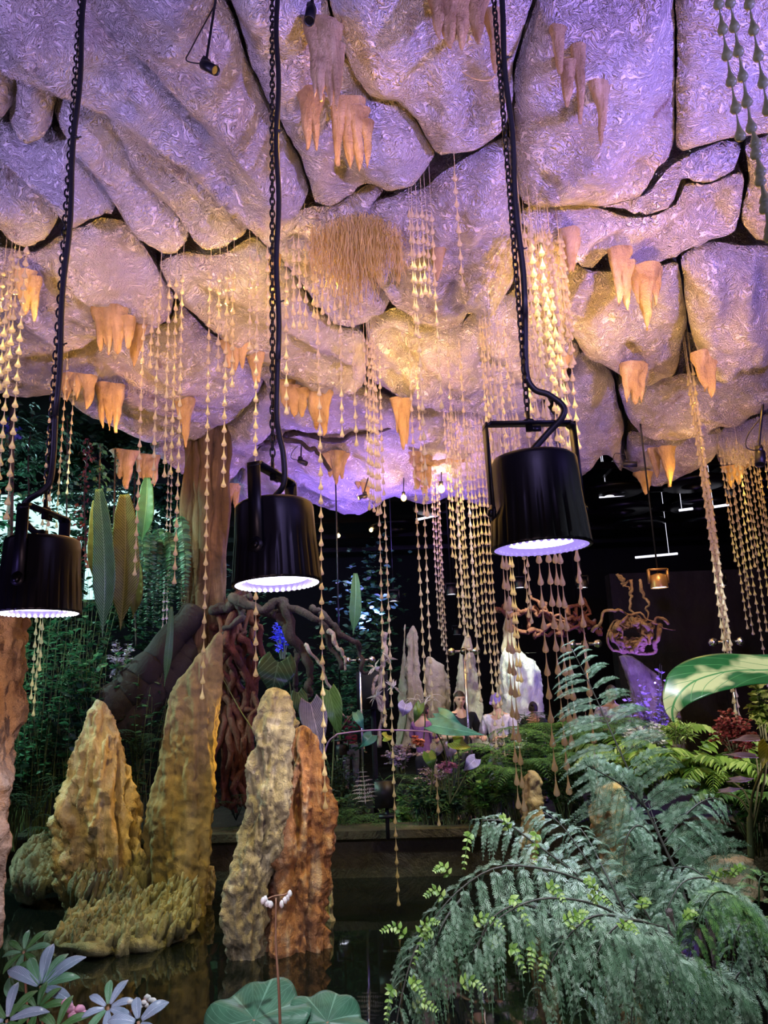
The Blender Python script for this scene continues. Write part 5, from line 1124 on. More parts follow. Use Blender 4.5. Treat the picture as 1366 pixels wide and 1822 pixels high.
# young bright sprigs
rg = np.random.default_rng(31)
YS = [(722, 1668, 690, 1652), (745, 1665, 770, 1640), (770, 1655, 745, 1690), (905, 1480, 895, 1455), (838, 1482, 828, 1520), (955, 1485, 952, 1512), (842, 1645, 880, 1640), (905, 1600, 930, 1625), (975, 1585, 995, 1590), (1000, 1642, 1040, 1640),
      (1010, 1655, 1035, 1625), (870, 1690, 885, 1672), (905, 1690, 925, 1710), (950, 1690, 945, 1705), (975, 1705, 965, 1725), (1050, 1605, 1075, 1600), (1105, 1655, 1125, 1650), (820, 1756, 850, 1752), (730, 1755, 748, 1762), (735, 1800, 765, 1790), (1140, 1620, 1150, 1602), (790, 1600, 765, 1588), (800, 1560, 780, 1545), (1060, 1590, 1045, 1568), (1265, 1570, 1290, 1555), (700, 1760, 690, 1790)]
for k, (x0, y0, x1, y1) in enumerate(YS):
    Y = 1.78 + .02 * (k % 4); b = MB(); p0 = P(x0, y0, Y); p1 = P(x1, y1, Y - .05); mid = (p0 + p1) / 2 + np.array([0, 0, .012]); ex = p1 + (p1 - p0) * .35 + np.array([0, 0, -.012])
    frond(b, [p0, mid, p1, ex], .017, 7, 0, (0, -1, .6), .15, 1.0, OVATE, pw=1.0, prof=lambda t: np.clip(1.05 - t * .7, .2, 1), rr=.0012, seed=k); b.build('young_frond', LM['lime'], fern)
fern2 = thing('feathery_fern', 'tall upright feathery blue-green fern frond rising right of the large bead strands', 'fern', P(1220, 1640, 2.6))
tp = lambda t: np.clip((1 - t) ** .55, .1, 1) * np.clip(t * 3 + .5, 0, 1)
hf([(1250, 1700, 2.5), (1205, 1560, 2.55), (1150, 1440, 2.6), (1095, 1320, 2.65), (1050, 1220, 2.7), (1010, 1140, 2.7)], .40, 36, 22, .42, N=(0, -1, .4), ang=1.25, seed=30, pl=.17, parent=fern2, prof=tp, rr=.005)
hf([(1260, 1700, 2.6), (1230, 1600, 2.6), (1180, 1500, 2.7), (1150, 1420, 2.8)], .30, 18, 16, .6, N=(0, -1, .5), ang=1.25, seed=31, pl=.24, parent=fern2, prof=tp)
hf([(1150, 1440, 2.6), (1110, 1400, 2.5), (1060, 1370, 2.45), (1040, 1360, 2.4)], .20, 14, 14, .8, N=(0, -1, .5), seed=32, parent=fern2, prof=tp)
hf([(1180, 1500, 2.6), (1230, 1440, 2.6), (1270, 1420, 2.6), (1300, 1440, 2.6)], .14, 12, 12, .7, N=(0, -.6, 1), seed=33, parent=fern2, prof=tp)
hf([(1190, 1530, 2.6), (1240, 1480, 2.6), (1280, 1480, 2.6), (1300, 1520, 2.6)], .12, 12, 12, .8, N=(0, -.6, 1), seed=34, parent=fern2, prof=tp)
hf([(1180, 1510, 2.5), (1140, 1470, 2.45), (1115, 1490, 2.4), (1108, 1550, 2.4)], .10, 12, 11, .8, N=(0, -.6, 1), seed=35, parent=fern2, prof=tp)
fern3 = thing('bracket_fern', 'spotlit pale green fern crown at the right edge above the weeping fern', 'fern', P(1340, 1700, 2.3))
hf([(1345, 1680, 2.3), (1320, 1600, 2.2), (1270, 1565, 2.1), (1215, 1570, 2.05), (1180, 1630, 2.0)], .16, 16, 12, 1.1, seed=40, parent=fern3, prof=flatp, pw=1.2)
hf([(1345, 1680, 2.2), (1310, 1600, 2.1), (1270, 1590, 2.0), (1240, 1640, 1.95), (1220, 1720, 1.95)], .16, 15, 12, 1.1, seed=41, parent=fern3, prof=flatp, mat='fern', pw=1.3)
hf([(1350, 1690, 2.3), (1350, 1600, 2.2), (1355, 1560, 2.2), (1390, 1560, 2.2)], .16, 12, 12, .9, seed=42, parent=fern3, prof=flatp, mat='fern')
hf([(1350, 1690, 2.3), (1290, 1600, 2.3), (1230, 1545, 2.35), (1180, 1550, 2.4)], .15, 13, 11, .9, seed=43, parent=fern3, prof=flatp)
hf([(1360, 1700, 2.2), (1330, 1640, 2.1), (1310, 1660, 2.05), (1300, 1740, 2.05)], .14, 13, 12, 1.1, seed=44, parent=fern3, prof=flatp)
for k, (x0, y0, x1, y1) in enumerate([(1215, 1635, 1245, 1630), (1300, 1560, 1330, 1545), (1180, 1755, 1195, 1740)]):
    b = MB(); p0 = P(x0, y0, 1.95); p1 = P(x1, y1, 1.9); frond(b, [p0, (p0 + p1) / 2 + np.array([0, 0, .01]), p1], .019, 7, 0, (0, -1, .6), .15, 1.0, OVATE, pw=1.5, rr=.0012, seed=k); b.build('young_frond', LM['lime'], fern3)
# stalks and planters that carry them
b = MB()
for (x0, y0, x1, y1, Y) in ((1190, 1620, 1230, 1900, 2.2), (1260, 1630, 1310, 1950, 2.3), (1330, 1640, 1345, 1950, 2.3)): b.tube([P(x0, y0, Y), P((x0 + x1) / 2, (y0 + y1) / 2, Y + .1), P(x1, y1 + 60, Y)], .010, 8)
b.build('fern_stalk', M['darkbark'], fern)

# big variegated leaf coming in from the right
VL = veined('variegated_leaf', (0.02, 0.11, 0.03), (0.06, 0.20, 0.06), 7, .35, slant=.35, width=.03, blotch=(0.40, 0.42, 0.20), trans=.2)
bigleaf('variegated_leaf', [P(1440, 1185, 1.5), P(1366, 1192, 1.5), P(1300, 1194, 1.48), P(1240, 1210, 1.46), P(1208, 1235, 1.45), P(1196, 1262, 1.45), P(1198, 1285, 1.45)], [.036, .045, .053, .054, .044, .026, .012, .001], (-.1, -.75, 1), VL, None, 'big drooping green and cream variegated leaf entering from the right edge', 'leaf', fold=.1, nx=18, ny=60)

# begonias at the lower left and bottom
BG = veined('begonia_leaf', (0.10, 0.26, 0.12), (0.20, 0.34, 0.30), 9, .35, slant=.5); BB = veined('blue_begonia_leaf', (0.22, 0.30, 0.42), (0.40, 0.46, 0.62), 9, .3, slant=.5); BGr = veined('grass_green_leaf', (0.05, 0.14, 0.04), (0.12, 0.26, 0.10), 9, .4, slant=.5)
def palmleaf(cx, cy, Y, R, lab, mats, n=8, a0=0, seed=0, tilt=(0, -.9, 1), wd=.13, spread=6.283, toothed=0):
    c = P(cx, cy, Y); t = thing('begonia', lab, 'plant', c + np.array([0.02, .1, -.55]))
    rg = np.random.default_rng(seed); N = unit(np.array(tilt, float)); X = unit(np.cross([0, 1.0, 0], N)); X = np.array([1.0, 0, 0]) - N * N[0]; X = unit(X); Yv = np.cross(N, X)
    for k in range(n):
        a = a0 + spread * k / n + rg.uniform(-.1, .1); d = math.cos(a) * X + math.sin(a) * Yv; r = R * rg.uniform(.8, 1.1)
        mid = [c + d * .006, c + d * r * .5 + N * r * .10, c + d * r * .8 + N * r * .06, c + d * r - N * r * .06]
        bigleaf('leaflet', mid, [.1 * r * wd * 3, r * wd * .8, r * wd, r * wd * .9, r * wd * .5, .0006], N, mats[k % len(mats)], t, nx=8, ny=20, fold=.2, toothed=toothed)
    b = MB().tube(spline([c, c + np.array([0.01, .05, -.25]), c + np.array([0.02, .1, -.55])], 12), .003, 6); b.build('stem', LM['stemred'], t)
palmleaf(42, 1693, 1.9, .058, 'small palm-leaved begonia, topmost of the lower left corner', [BG, BGr], 8, .2, 1)
palmleaf(72, 1755, 1.75, .095, 'large violet-tinged palm-leaved begonia fanning to the right at lower left', [BB, BG], 7, -.35, 2, wd=.14, spread=3.6)
palmleaf(192, 1792, 1.6, .058, 'pale toothed palm-leaved begonia by the pink flowers', [BB, BB, BG], 8, .3, 3, toothed=7, wd=.14)
palmleaf(12, 1815, 1.6, .08, 'dark bluish begonia rosette in the extreme lower left corner', [BB, BGr], 8, .1, 4)
palmleaf(66, 1795, 1.7, .06, 'shadowed palm-leaved begonia under the large violet-tinged one', [BGr], 8, .1, 5)
palmleaf(18, 1735, 1.8, .06, 'green begonia leaflets at the left edge between the two rosettes', [BG, BGr], 4, -1.2, 6, wd=.2, spread=2.2)
palmleaf(246, 1818, 1.55, .055, 'bluish star-leaved begonia at the bottom under the white buds', [BB], 5, .6, 7, wd=.2)
palmleaf(100, 1830, 1.6, .06, 'dim green begonia under the pink flowers', [BGr], 6, .4, 8)
def budspray(cx, cy, Y, pts, r, mat, lab, stem):
    c = P(cx, cy, Y); t = thing('flower_stalk', lab, 'flower', P(*stem, Y + .05)); b = MB(); s = MB().tube(spline([c, (c + P(*stem, Y + .05)) / 2, P(*stem, Y + .05)], 10), .0016, 5)
    for k, (x, y) in enumerate(pts):
        q = P(x, y, Y); b.ball(q, (r, r * .5, r * .75), 8, 6, None, .25, k); b.ball(q + np.array([r * .8, 0, -r * .7]), (r * .7, r * .4, r * .6), 8, 6, None, .25, k + 9); s.tube([c, q], .0009, 4)
    b.build('petals', mat, t); s.build('stem', LM['stemred'], t)
budspray(122, 1790, 1.65, [(118, 1784), (125, 1795), (142, 1795), (130, 1806)], .010, LM['pink'], 'pink begonia flowers between the rosettes at lower left', (125, 1850))
budspray(240, 1788, 1.6, [(232, 1783), (262, 1774), (272, 1780), (256, 1784), (246, 1786)], .0065, LM['white'], 'tiny white-lilac buds beside the pale toothed begonia', (215, 1830))
# two round leaves and the flower stalk at the bottom centre
RB = veined('round_begonia_leaf', (0.05, 0.15, 0.09), (0.12, 0.26, 0.18), 6, .4, slant=1.2, width=.03)
def roundleaf(cx, cy, Y, R, lab, seed, parent=None, e=1.0, N=(0.0, -.55, 1)):
    c = P(cx, cy, Y); N = unit(np.array(N, float)); X = unit(np.array([1.0, 0, 0]) - N * N[0]); Yv = np.cross(N, X); n = 72; m = 12; V = []; LX = []; LY = []
    rg = np.random.default_rng(seed)
    for j in range(m + 1):
        q = j / m
        for i in range(n):
            a = 2 * math.pi * i / n; r = R * (1 + .17 * abs(math.sin(a * 3.5 + seed)) ** 1.5 * q + .05 * math.sin(a * 2 + seed)); notch = 1 - .35 * math.exp(-((a - math.pi * 1.5) / .22) ** 2)
            r *= notch; z = R * (.10 * q * q * math.sin(a * 5 + seed) - .16 * q * q + .035 * math.cos(a * 7 * 1.0) * q)
            V.append(c + q * r * (math.cos(a) * X * e + math.sin(a) * Yv) + N * z); LX.append((a * 7 / (2 * math.pi)) % 1.0 - .5); LY.append(q)
    i, j = np.meshgrid(np.arange(m), np.arange(n), indexing='ij'); j2 = (j + 1) % n
    b = MB().add(np.array(V), [np.stack([i * n + j, (i + 1) * n + j, (i + 1) * n + j2, i * n + j2], -1).reshape(-1, 4)]); t = thing('round_leaf', lab, 'leaf', c + np.array([0, .12, -.5]))
    o = b.build('blade', RB, t)
    for nm, A in (('lx', LX), ('ly', LY)):
        at = o.data.attributes.new(nm, 'FLOAT', 'POINT'); at.data.foreach_set('value', np.array(A, np.float32))
    s = o.modifiers.new('thickness', 'SOLIDIFY'); s.thickness = .0012
    b = MB().tube(spline([c, c + np.array([0, .06, -.25]), c + np.array([0, .12, -.5])], 10), .003, 6); b.build('stem', LM['stemred'], t)
roundleaf(452, 1814, 1.5, .084, 'left of the two round lobed leaves at the bottom centre', 1, N=(-.1, -.6, 1))
roundleaf(582, 1818, 1.5, .064, 'right and smaller of the two round lobed leaves at the bottom centre', 2, N=(.15, -.62, 1))
t = thing('flower_stalk', 'slender brown stalk with drooping white begonia flowers in front of the pond', 'flower', P(500, 1880, 1.5))
b = MB().tube(spline([P(491, 1598, 1.45), P(491, 1680, 1.46), P(496, 1760, 1.47), P(500, 1880, 1.5)], 20), np.linspace(.0014, .003, 20), 6); b.tube(spline([P(472, 1601, 1.45), P(488, 1594, 1.45), P(504, 1592, 1.45), P(514, 1588, 1.45)], 12), .0012, 5); b.build('stem', LM['stemred'], t)
b = MB()
for k, (x, y) in enumerate([(468, 1602), (475, 1607), (481, 1609), (472, 1600), (507, 1602), (512, 1596), (501, 1609), (515, 1590)]): b.ball(P(x, y, 1.45), (.0045, .003, .006), 8, 6, None, .3, k)
b.build('petals', LM['white'], t)
# ------------------------------------------------------------------ small fittings under the roof
WB = emit('warm_bulb', (1.0, 0.62, 0.20), 5.0); WBf = emit('far_warm_bulb', (1.0, 0.7, 0.3), 6.0)
def spotlight(px, py, Y, dx, dy, L, r, lab, drop_px, lit=False, glow=0, loop=True):
    """little black can spotlight on an arm, aimed along (dx,dy) in elevation"""
    c = P(px, py, Y); d = unit(np.array([dx, -.35, -dy])); t = thing('spotlight', lab, 'spotlight', c); R = np.stack([unit(np.cross(d, [0, 0, 1.0])), np.cross(unit(np.cross(d, [0, 0, 1.0])), d), d], 1)
    b = MB().lathe([(.001, -L * .5), (r * .8, -L * .5), (r, -L * .42), (r, L * .5), (r * .86, L * .5), (r * .8, L * .42), (.001, L * .42)], c, 20, R); can = b.build('lamp_can', M['black'], t)
    b = MB().lathe([(.001, L * .43), (r * .8, L * .43)], c, 16, R); b.build('lens', WB if lit else M['steel'], can)
    top = P(drop_px[0], drop_px[1], Y + .02); b = MB().tube(spline([c - d * L * .2, c - d * L * .2 + np.array([0, .0, r * 1.8]), top], 12), r * .28, 6)
    b.box(c - d * L * .25 + np.array([0, 0, r * 1.2]), (r * 1.3, r * 1.1, r * 1.3), R); b.build('bracket', M['black'], t)
    if loop:
        e = c - d * L * .5; b = MB().tube(spline([e, e + np.array([-.9 * r - L * .5, 0, r]), e + np.array([-L * .5, 0, r * 4]), top + np.array([0, 0, -r * 2])], 20), r * .14, 5); b.build('cable', M['rubber'], t)
    if glow: light('POINT', c + d * (L * .5 + .03), glow, (1, .62, .2), None, .02)
spotlight(372, 120, 3.3, .75, .75, .12, .026, 'black spotlight hanging on a bent arm at upper left of the middle chain', (385, -10))
spotlight(552, 26, 3.1, -.08, 1, .13, .027, 'black spotlight cut by the top picture edge', (575, -40), loop=False)
spotlight(373, 722, 8.0, .9, .35, .12, .035, 'small spotlight with a lit lens, upper one on the ceiling cable', (376, 662), True, 3)
spotlight(436, 762, 8.0, .95, .15, .14, .035, 'small spotlight with a lit lens, lower one on the ceiling cable', (441, 706), True, 3)
spotlight(538, 822, 8.4, .8, .5, .12, .03, 'small unlit spotlight on the branch right of the middle chain', (537, 778), False)
spotlight(645, 884, 8.8, -.9, .35, .12, .03, 'small spotlight at the drooping dark stalactite', (655, 850), True, 1, loop=False)
spotlight(1121, 826, 7.6, .95, .15, .14, .03, 'small black spotlight under the cracked panel right of the right lamp', (1111, 800), False)
spotlight(1352, 815, 6.0, -.3, 1, .14, .04, 'dark spotlight among the far right fringe', (1357, 720), False)
for k, (px, py, Y, y0, r, lab, e) in enumerate([(307, 679, 7.7, 650, .026, 'glowing warm bulb behind the amber bead group', 8), (718, 886, 9.0, 850, .035, 'glowing warm bulb hanging at the violet back edge', 8), (785, 870, 8.8, 840, .042, 'brightest warm bulb beside the small bead bundle', 14), (602, 953, 14.0, 925, .035, 'tiny warm bulb far behind, left of a pair', 2), (660, 943, 14.0, 915, .035, 'tiny warm bulb far behind, right of a pair', 2)]):
    t = thing('light_bulb', lab, 'bulb', P(px, py, Y), 'warm bulbs'); b = MB().ball(P(px, py, Y), (r, r, r * 1.2), 14, 10); b.build('bulb', WB if Y < 12 else WBf, t)
    b = MB().tube([P(px, py, Y) + np.array([0, 0, r]), P(px, y0, Y)], .006, 6); b.lathe([(.001, r * 2.2), (r * .6, r * 2.2), (r * .6, r * .8), (.001, r * .8)], P(px, py, Y), 12); b.build('socket', M['rubber'], t)
    light('POINT', P(px, py, Y) + np.array([0, -.06, 0]), e, (1, .6, .22), None, .03)
b = MB().tube(spline([P(310, 560, 7.4), P(345, 615, 7.4), P(378, 660, 7.4), P(420, 695, 7.5), P(441, 705, 7.5), P(490, 732, 7.6)], 40), .009, 5)
b.build('cable', M['rubber'], None, True, 'thin black cable running down the roof past the two small spotlights', 'cable')
roots('branch', [[P(455, 797, 8.2), P(480, 786, 8.2), P(500, 775, 8.2), P(530, 790, 8.2), P(560, 800, 8.2), P(590, 835, 8.2)], [P(505, 770, 8.2), P(545, 775, 8.2), P(600, 785, 8.1), P(640, 778, 8.0), P(700, 755, 8.0)]], .05, .03, M['darkbark'], 'dark gnarled branch clinging to the back of the roof', 'branch', 10, wob=.05, seed=3)
roots('branch', [[P(735, 815, 8.6), P(760, 820, 8.5), P(790, 822, 8.5), P(830, 820, 8.6)], [P(740, 820, 8.6), P(748, 850, 8.5), P(758, 876, 8.5)]], .07, .02, M['tan'], 'tan driftwood branch above the brightest bulb', 'branch', 10, seed=11)
b = MB().tube(spline([P(805, 108, 3.8), P(825, 130, 3.7), P(850, 142, 3.7), P(872, 142, 3.7), P(880, 135, 3.7)], 20), np.linspace(.001, .005, 20), 5)
b.build('twig', flat('straw', (.6, .45, .2), .7), None, True, 'pale curved twig dangling under the top panels', 'twig')

# ------------------------------------------------------------------ the dark hall behind
bw = MB().box((P(1230, 1100, 13.0)[0] + 2.0, 13.4, 1.6), (6.5, .3, 3.6)); bw.build('wall_rear_rock', M['wall'], None, False, kind='structure')
b = MB()
for k in range(5): b.box((3.5, 11.0 + k * 1.6, 4.75), (16, .06, .10)); 
for k in range(9): b.box((-4 + k * 1.9, 14, 4.85), (.06, 8, .1))
b.build('trim_2', M['steel'], None, False, kind='structure')
ring = None
RGp = 'round dark ceiling discs'; DISCS = []
k = 0
for (x, y) in [(2.6, 11.6), (3.7, 11.8), (4.9, 11.5), (6.1, 11.9), (3.1, 13.0), (4.3, 13.2), (5.6, 13.1), (6.9, 13.0), (2.2, 14.3), (3.6, 14.6), (5.0, 14.5), (6.4, 14.6), (1.0, 12.6), (0.2, 14.0)]:
    b = MB().lathe([(.20, 0), (.46, 0), (.50, .03), (.50, .07), (.46, .10), (.20, .10), (.17, .05), (.20, 0)], (x, y, 4.5), 28); b.tube([(x, y + .35, 4.6), (x, y + .35, 4.8)], .01, 4); DISCS.append((proj((x, y, 4.5))[0], b.build('ceiling_disc', M['steel'], None, True, 'disc', 'disc', RGp)))
rank(DISCS, 'black ring-shaped disc under the dark hall ceiling')
TUBE = emit('tube_light', (.85, .85, 1.0), 1.6)
for (x0, y0, x1, y1, Y, lab) in [(1066, 884, 1130, 879, 12.0, 'thin white light strip right under the cracked roof edge'), (1065, 827, 1090, 823, 11.0, 'short light strip seen in the gap of the roof edge'), (1262, 903, 1296, 898, 12.5, 'short light strip left of the far right fringe'), (1205, 985, 1130, 992, 14.5, 'dim light strip low over the driftwood'), (740, 925, 815, 908, 13.0, 'lilac light strip behind the bead curtain'), (1208, 908, 1232, 905, 12.8, 'tiny light strip beside the rope-like bunch')]:
    a, c = P(x0, y0, Y), P(x1, y1, Y); b = MB().tube([a, c], .022, 8); b.tube([a + (c - a) * .2, a + (c - a) * .2 + np.array([0, 0, 7.1 - a[2]])], .004, 4); b.build('light_strip', TUBE, None, True, lab, 'light')
# far pendant lamps
LFAR = emit('far_lens', (.85, .85, 1.0), 5.0)
def far_lamp(px, py, Y, lab, mat=M['black'], first=None, w=12):
    c = P(px, py, Y); s = w * Y / F
    if first is not None: return tree_copy(first, c, lab)
    t = thing('hall_lamp', lab, 'lamp', c, 'far pendant lamps'); b = MB().lathe([(s, 0), (s, .06), (s * .9, s * 1.5), (s * .3, s * 1.7), (.001, s * 1.7)], c, 20); b.build('shade', mat, t)
    b = MB().lathe([(.001, .01), (s * .93, .01)], c, 20); b.build('lens', LFAR, t)
    b = MB().tube([c + (0, 0, s * 1.7), c + (0, 0, 4.35)], .010, 5); b.build('cord', M['steel'], t)
    b = MB()
    for sg in (-1, 1): b.box(c + np.array([sg * s * 1.1, 0, s * 1.4]), (.02, .05, s * 1.7))
    b.box(c + np.array([0, 0, s * 2.2]), (s * 2.2, .05, .02)); b.build('yoke', mat, t); return t
f0 = far_lamp(700, 1070, 10.5, 'far pendant lamp right of the centre bundle', w=9)
far_lamp(803, 1058, 10.5, 'far pendant lamp inside the bead curtain', first=f0)
for (x, y, Y, lab) in [(925, 1046, 10.5, 'far pendant lamp just below the right lamp, left side'), (1036, 1046, 10.0, 'far pendant lamp right of the large bead strands'), (1282, 1042, 10.2, 'far pendant lamp behind the rope-like bunch'), (813, 1129, 13.5, 'very distant pendant lamp above the visitors, left'), (921, 1125, 13.5, 'very distant pendant lamp above the white stalagmite'), (1030, 1119, 13.5, 'very distant pendant lamp left of the driftwood knot'), (607, 1343, 8.9, 'round lamp low behind the glass panel')]:
    far_lamp(x, y, Y, lab, first=f0)
COP = flat('copper_brown', (0.32, 0.17, 0.06), .35, .6)
far_lamp(1173, 1046, 8.0, 'copper-brown pendant lamp with a white yoke above the driftwood knot', COP, w=15)
for (x, y, Y, e) in ((1173, 1060, 8.0, 30), (1036, 1060, 10, 20), (803, 1070, 10.5, 20)): light('SPOT', P(x, y, Y), e, COOL, P(x, y, Y) - np.array([0, 0, 1]), .1, 110, .6)
# driftwood knot sculpture
rg = np.random.default_rng(44); ps = []; cx, cy, Yd = 1125, 1110, 9.2
ps.append([P(1050, 1125, Yd), P(1062, 1095, Yd - .1), P(1095, 1083, Yd - .15), P(1120, 1090, Yd), P(1150, 1105, Yd), P(1170, 1110, Yd - .1), P(1200, 1118, Yd)])
ps.append([P(1168, 1108, Yd), P(1163, 1135, Yd - .1), P(1168, 1152, Yd), P(1155, 1165, Yd), P(1120, 1163, Yd), P(1090, 1150, Yd), P(1085, 1120, Yd), P(1100, 1105, Yd), P(1118, 1108, Yd)])
ps.append([P(1118, 1030, Yd), P(1122, 1060, Yd), P(1128, 1085, Yd), P(1145, 1110, Yd), P(1165, 1130, Yd)]); ps.append([P(1102, 1026, Yd), P(1112, 1038, Yd), P(1120, 1055, Yd)])
ps.append([P(1137, 1035, Yd), P(1146, 1065, Yd), P(1150, 1090, Yd), P(1142, 1120, Yd)]); ps.append([P(1190, 1108, Yd), P(1165, 1105, Yd), P(1150, 1120, Yd), P(1140, 1150, Yd), P(1105, 1160, Yd)])
for k in range(34):
    a = rg.uniform(0, 6.28); p = []
    for q in range(5): a += rg.uniform(.5, 1.2); p.append(P(cx + 38 * math.cos(a) * rg.uniform(.5, 1), cy + 18 + 32 * math.sin(a) * rg.uniform(.4, 1), Yd + rg.uniform(-.2, .2)))
    ps.append(p)
roots('driftwood_knot', ps, .026, .006, M['drift'], 'golden-brown knotted driftwood root hung against the dark wall', 'driftwood', 9, wob=.05, seed=12)
ps = []
for k in range(9): ps.append([P(880 + 18 * k, 1090 + rg.uniform(-30, 30), 9.6), P(920 + 16 * k, 1105 + rg.uniform(-25, 25), 9.5), P(965 + 12 * k, 1090 + rg.uniform(-20, 40), 9.6), P(1040 + rg.uniform(-10, 20), 1100 + rg.uniform(-10, 25), 9.5)])
roots('driftwood_knot', ps, .03, .015, M['redroot'], 'dim brown tangle of roots behind the large bead strands', 'driftwood', 7, wob=.08, seed=13)
shrub('violet-lit scrub on the rock right of the patterned shirt', P(1160, 1225, 9.4), (.35, .2, .35), 22, 22, .07, LM['lilac'], SMALL, 1.5, seed=120, zb=.3)
light('POINT', P(1165, 1215, 8.9), 50, (.25, .12, 1), None, .01)
column('boulder', [(1165, 1100, 1120), (1200, 1110, 1170), (1240, 1120, 1200), (1300, 1120, 1215), (1340, 1110, 1220)], 9.9, M['grey'], 'dark craggy rock lit violet behind the tall frond', cat='rock', seed=71, n=40, m=40)

# glass balustrade posts with cross-shaped clamps and their panes
GLASS = NT('clear_glass'); GLASS.setp((.9, .95, .97), .02, Transmission_Weight=1.0, IOR=1.1); GLASS = GLASS.m
def post(px, py, Y, lab):
    c = P(px, py, Y); g = np.array([c[0], c[1], .22]); t = thing('glass_clamp_post', lab, 'post', g, 'clamp posts of the glass screen')
    b = MB().tube([g, c], .014, 8); b.build('post', M['chrome'], t); b = MB()
    for d in ((-.13, 0), (.13, 0), (0, 0), (0, .0)): b.ball(c + np.array([d[0], 0, d[1]]), .032, 12, 8); b.lathe([(.001, -.02), (.04, -.02), (.04, .02), (.001, .02)], c + np.array([d[0], 0, d[1]]), 8, rot(0, math.pi / 2))
    b.tube([c - (0.13, 0, 0), c + (0.13, 0, 0)], .014, 8); b.build('clamp_arm', M['chrome'], t)
post(825, 1159, 7.9, 'steel cross-armed clamp post right in front of the woman'); post(1040, 1146, 7.6, 'steel cross-armed clamp post beside the patterned shirt'); post(1293, 1142, 7.2, 'steel cross-armed clamp post behind the rope-like bead bunch'); post(640, 1175, 8.2, 'steel clamp post right of the bleached roots')
for (x0, x1, Y, lab) in ((600, 690, 8.3, 'clear upright glass pane beside the silvery fern'), (830, 1035, 7.95, 'clear glass pane in front of the visitors'), (1045, 1290, 7.6, 'clear glass pane before the dark wall at right')):
    a, c = P(x0, 1165, Y), P(x1, 1150, Y); b = MB().box(((a[0] + c[0]) / 2, Y + .1, (a[2] + .2) / 2), (c[0] - a[0], .012, a[2] - .2)); b.build('glass_screen', GLASS, None, False, lab, 'glass')
# black floodlight on a pole and dark speaker box
t = thing('floodlight', 'black box floodlight on a pole over the kerb', 'floodlight', (P(686, 1520, 7.3)[0], 7.3, .3))
b = MB().box(P(685, 1412, 7.3), (.17, .14, .21)); b.box(P(685, 1412, 7.3) + np.array([0, -.075, 0]), (.19, .02, .23)); b.build('housing', M['black'], t)
b = MB().tube([P(688, 1430, 7.3), (P(688, 1430, 7.3)[0], 7.3, .25)], .018, 8); b.box((P(688, 1430, 7.3)[0], 7.3, P(688, 1452, 7.3)[2]), (.15, .1, .03)); b.build('pole', M['black'], t)
c = P(663, 1228, 9.0); t = thing('speaker', 'black speaker box behind the upright bleached branch', 'speaker', (c[0], 9.0, .22)); b = MB().box(c, (.36, .3, .42)); b.box(c + np.array([0, -.16, 0]), (.30, .02, .36)); b.build('cabinet', M['dark'], t); b = MB().tube([c, (c[0], 9.0, .22)], .03, 8); b.build('stand', M['dark'], t)
# purple arching stem
b = MB().tube(spline([P(600, 1306, 6.7), P(650, 1300, 6.7), P(700, 1299, 6.7), P(760, 1302, 6.7), P(775, 1310, 6.7)], 24), .007, 6); b.tube(spline([P(600, 1306, 6.7), P(580, 1330, 6.8), P(565, 1420, 6.9), P(560, 1530, 7.3)], 16), .007, 6)
b.build('arching_stem', flat('purple_stem', (.40, .25, .45), .5), None, True, 'long pale purple stem arching across behind the rust pillar', 'stem')
b = MB().tube(spline([P(395, 1205, 6.6), P(425, 1260, 6.6), P(458, 1320, 6.6), P(470, 1420, 6.8)], 16), .005, 5); b.build('arching_stem', LM['stem'], None, True, 'thin straight stem slanting between the olive and grey stalagmites', 'stem')
b = MB().tube(spline([P(1356, 1370, 4.4), P(1340, 1410, 4.4), P(1335, 1440, 4.4), P(1334, 1475, 4.4), P(1336, 1530, 4.4)], 20), [.008] * 12 + [.018] * 8, 8); b.build('curly_stem', LM['stem'], None, True, 'pale green curving stem with a swollen foot at the right edge', 'stem')

# ------------------------------------------------------------------ visitors
def skin_mesh(verts, edges, radii, sub=2):
    me = bpy.data.meshes.new('body'); me.from_pydata([tuple(v) for v in verts], edges, []); o = bpy.data.objects.new('body', me); COL.objects.link(o)
    s = o.modifiers.new('s', 'SKIN'); s.use_smooth_shade = True; u = o.modifiers.new('u', 'SUBSURF'); u.levels = sub; u.render_levels = sub
    for k, r in enumerate(radii): me.skin_vertices[0].data[k].radius = r if isinstance(r, tuple) else (r, r)
    me.skin_vertices[0].data[0].use_root = True
    dg = bpy.context.evaluated_depsgraph_get(); dg.update(); ev = o.evaluated_get(dg); m2 = ev.to_mesh()
    V = np.array([v.co[:] for v in m2.vertices]); Q = [tuple(p.vertices) for p in m2.polygons]; ev.to_mesh_clear(); bpy.data.objects.remove(o); bpy.data.meshes.remove(me)
    return V, [np.array([q for q in Q if len(q) == 4]).reshape(-1, 4), np.array([q for q in Q if len(q) == 3]).reshape(-1, 3)]
SKIN = flat('skin', (0.62, 0.38, 0.28), .5, 0, .06); HAIR = flat('dark_hair', (.03, .018, .012), .5, 0, .3, 60, .6)
def cloth(name, col, col2=None, sc=25):
    m = NT(name); gp = m.n('ShaderNodeNewGeometry').outputs['Position']; f = m.noise(gp, sc, 3)
    c = m.ramp(f, [(.45, col), (.55, col2 or tuple(c * .8 for c in col))]); return m.setp(c, .85, m.bump(m.noise(gp, 14, 4), .5, .01))
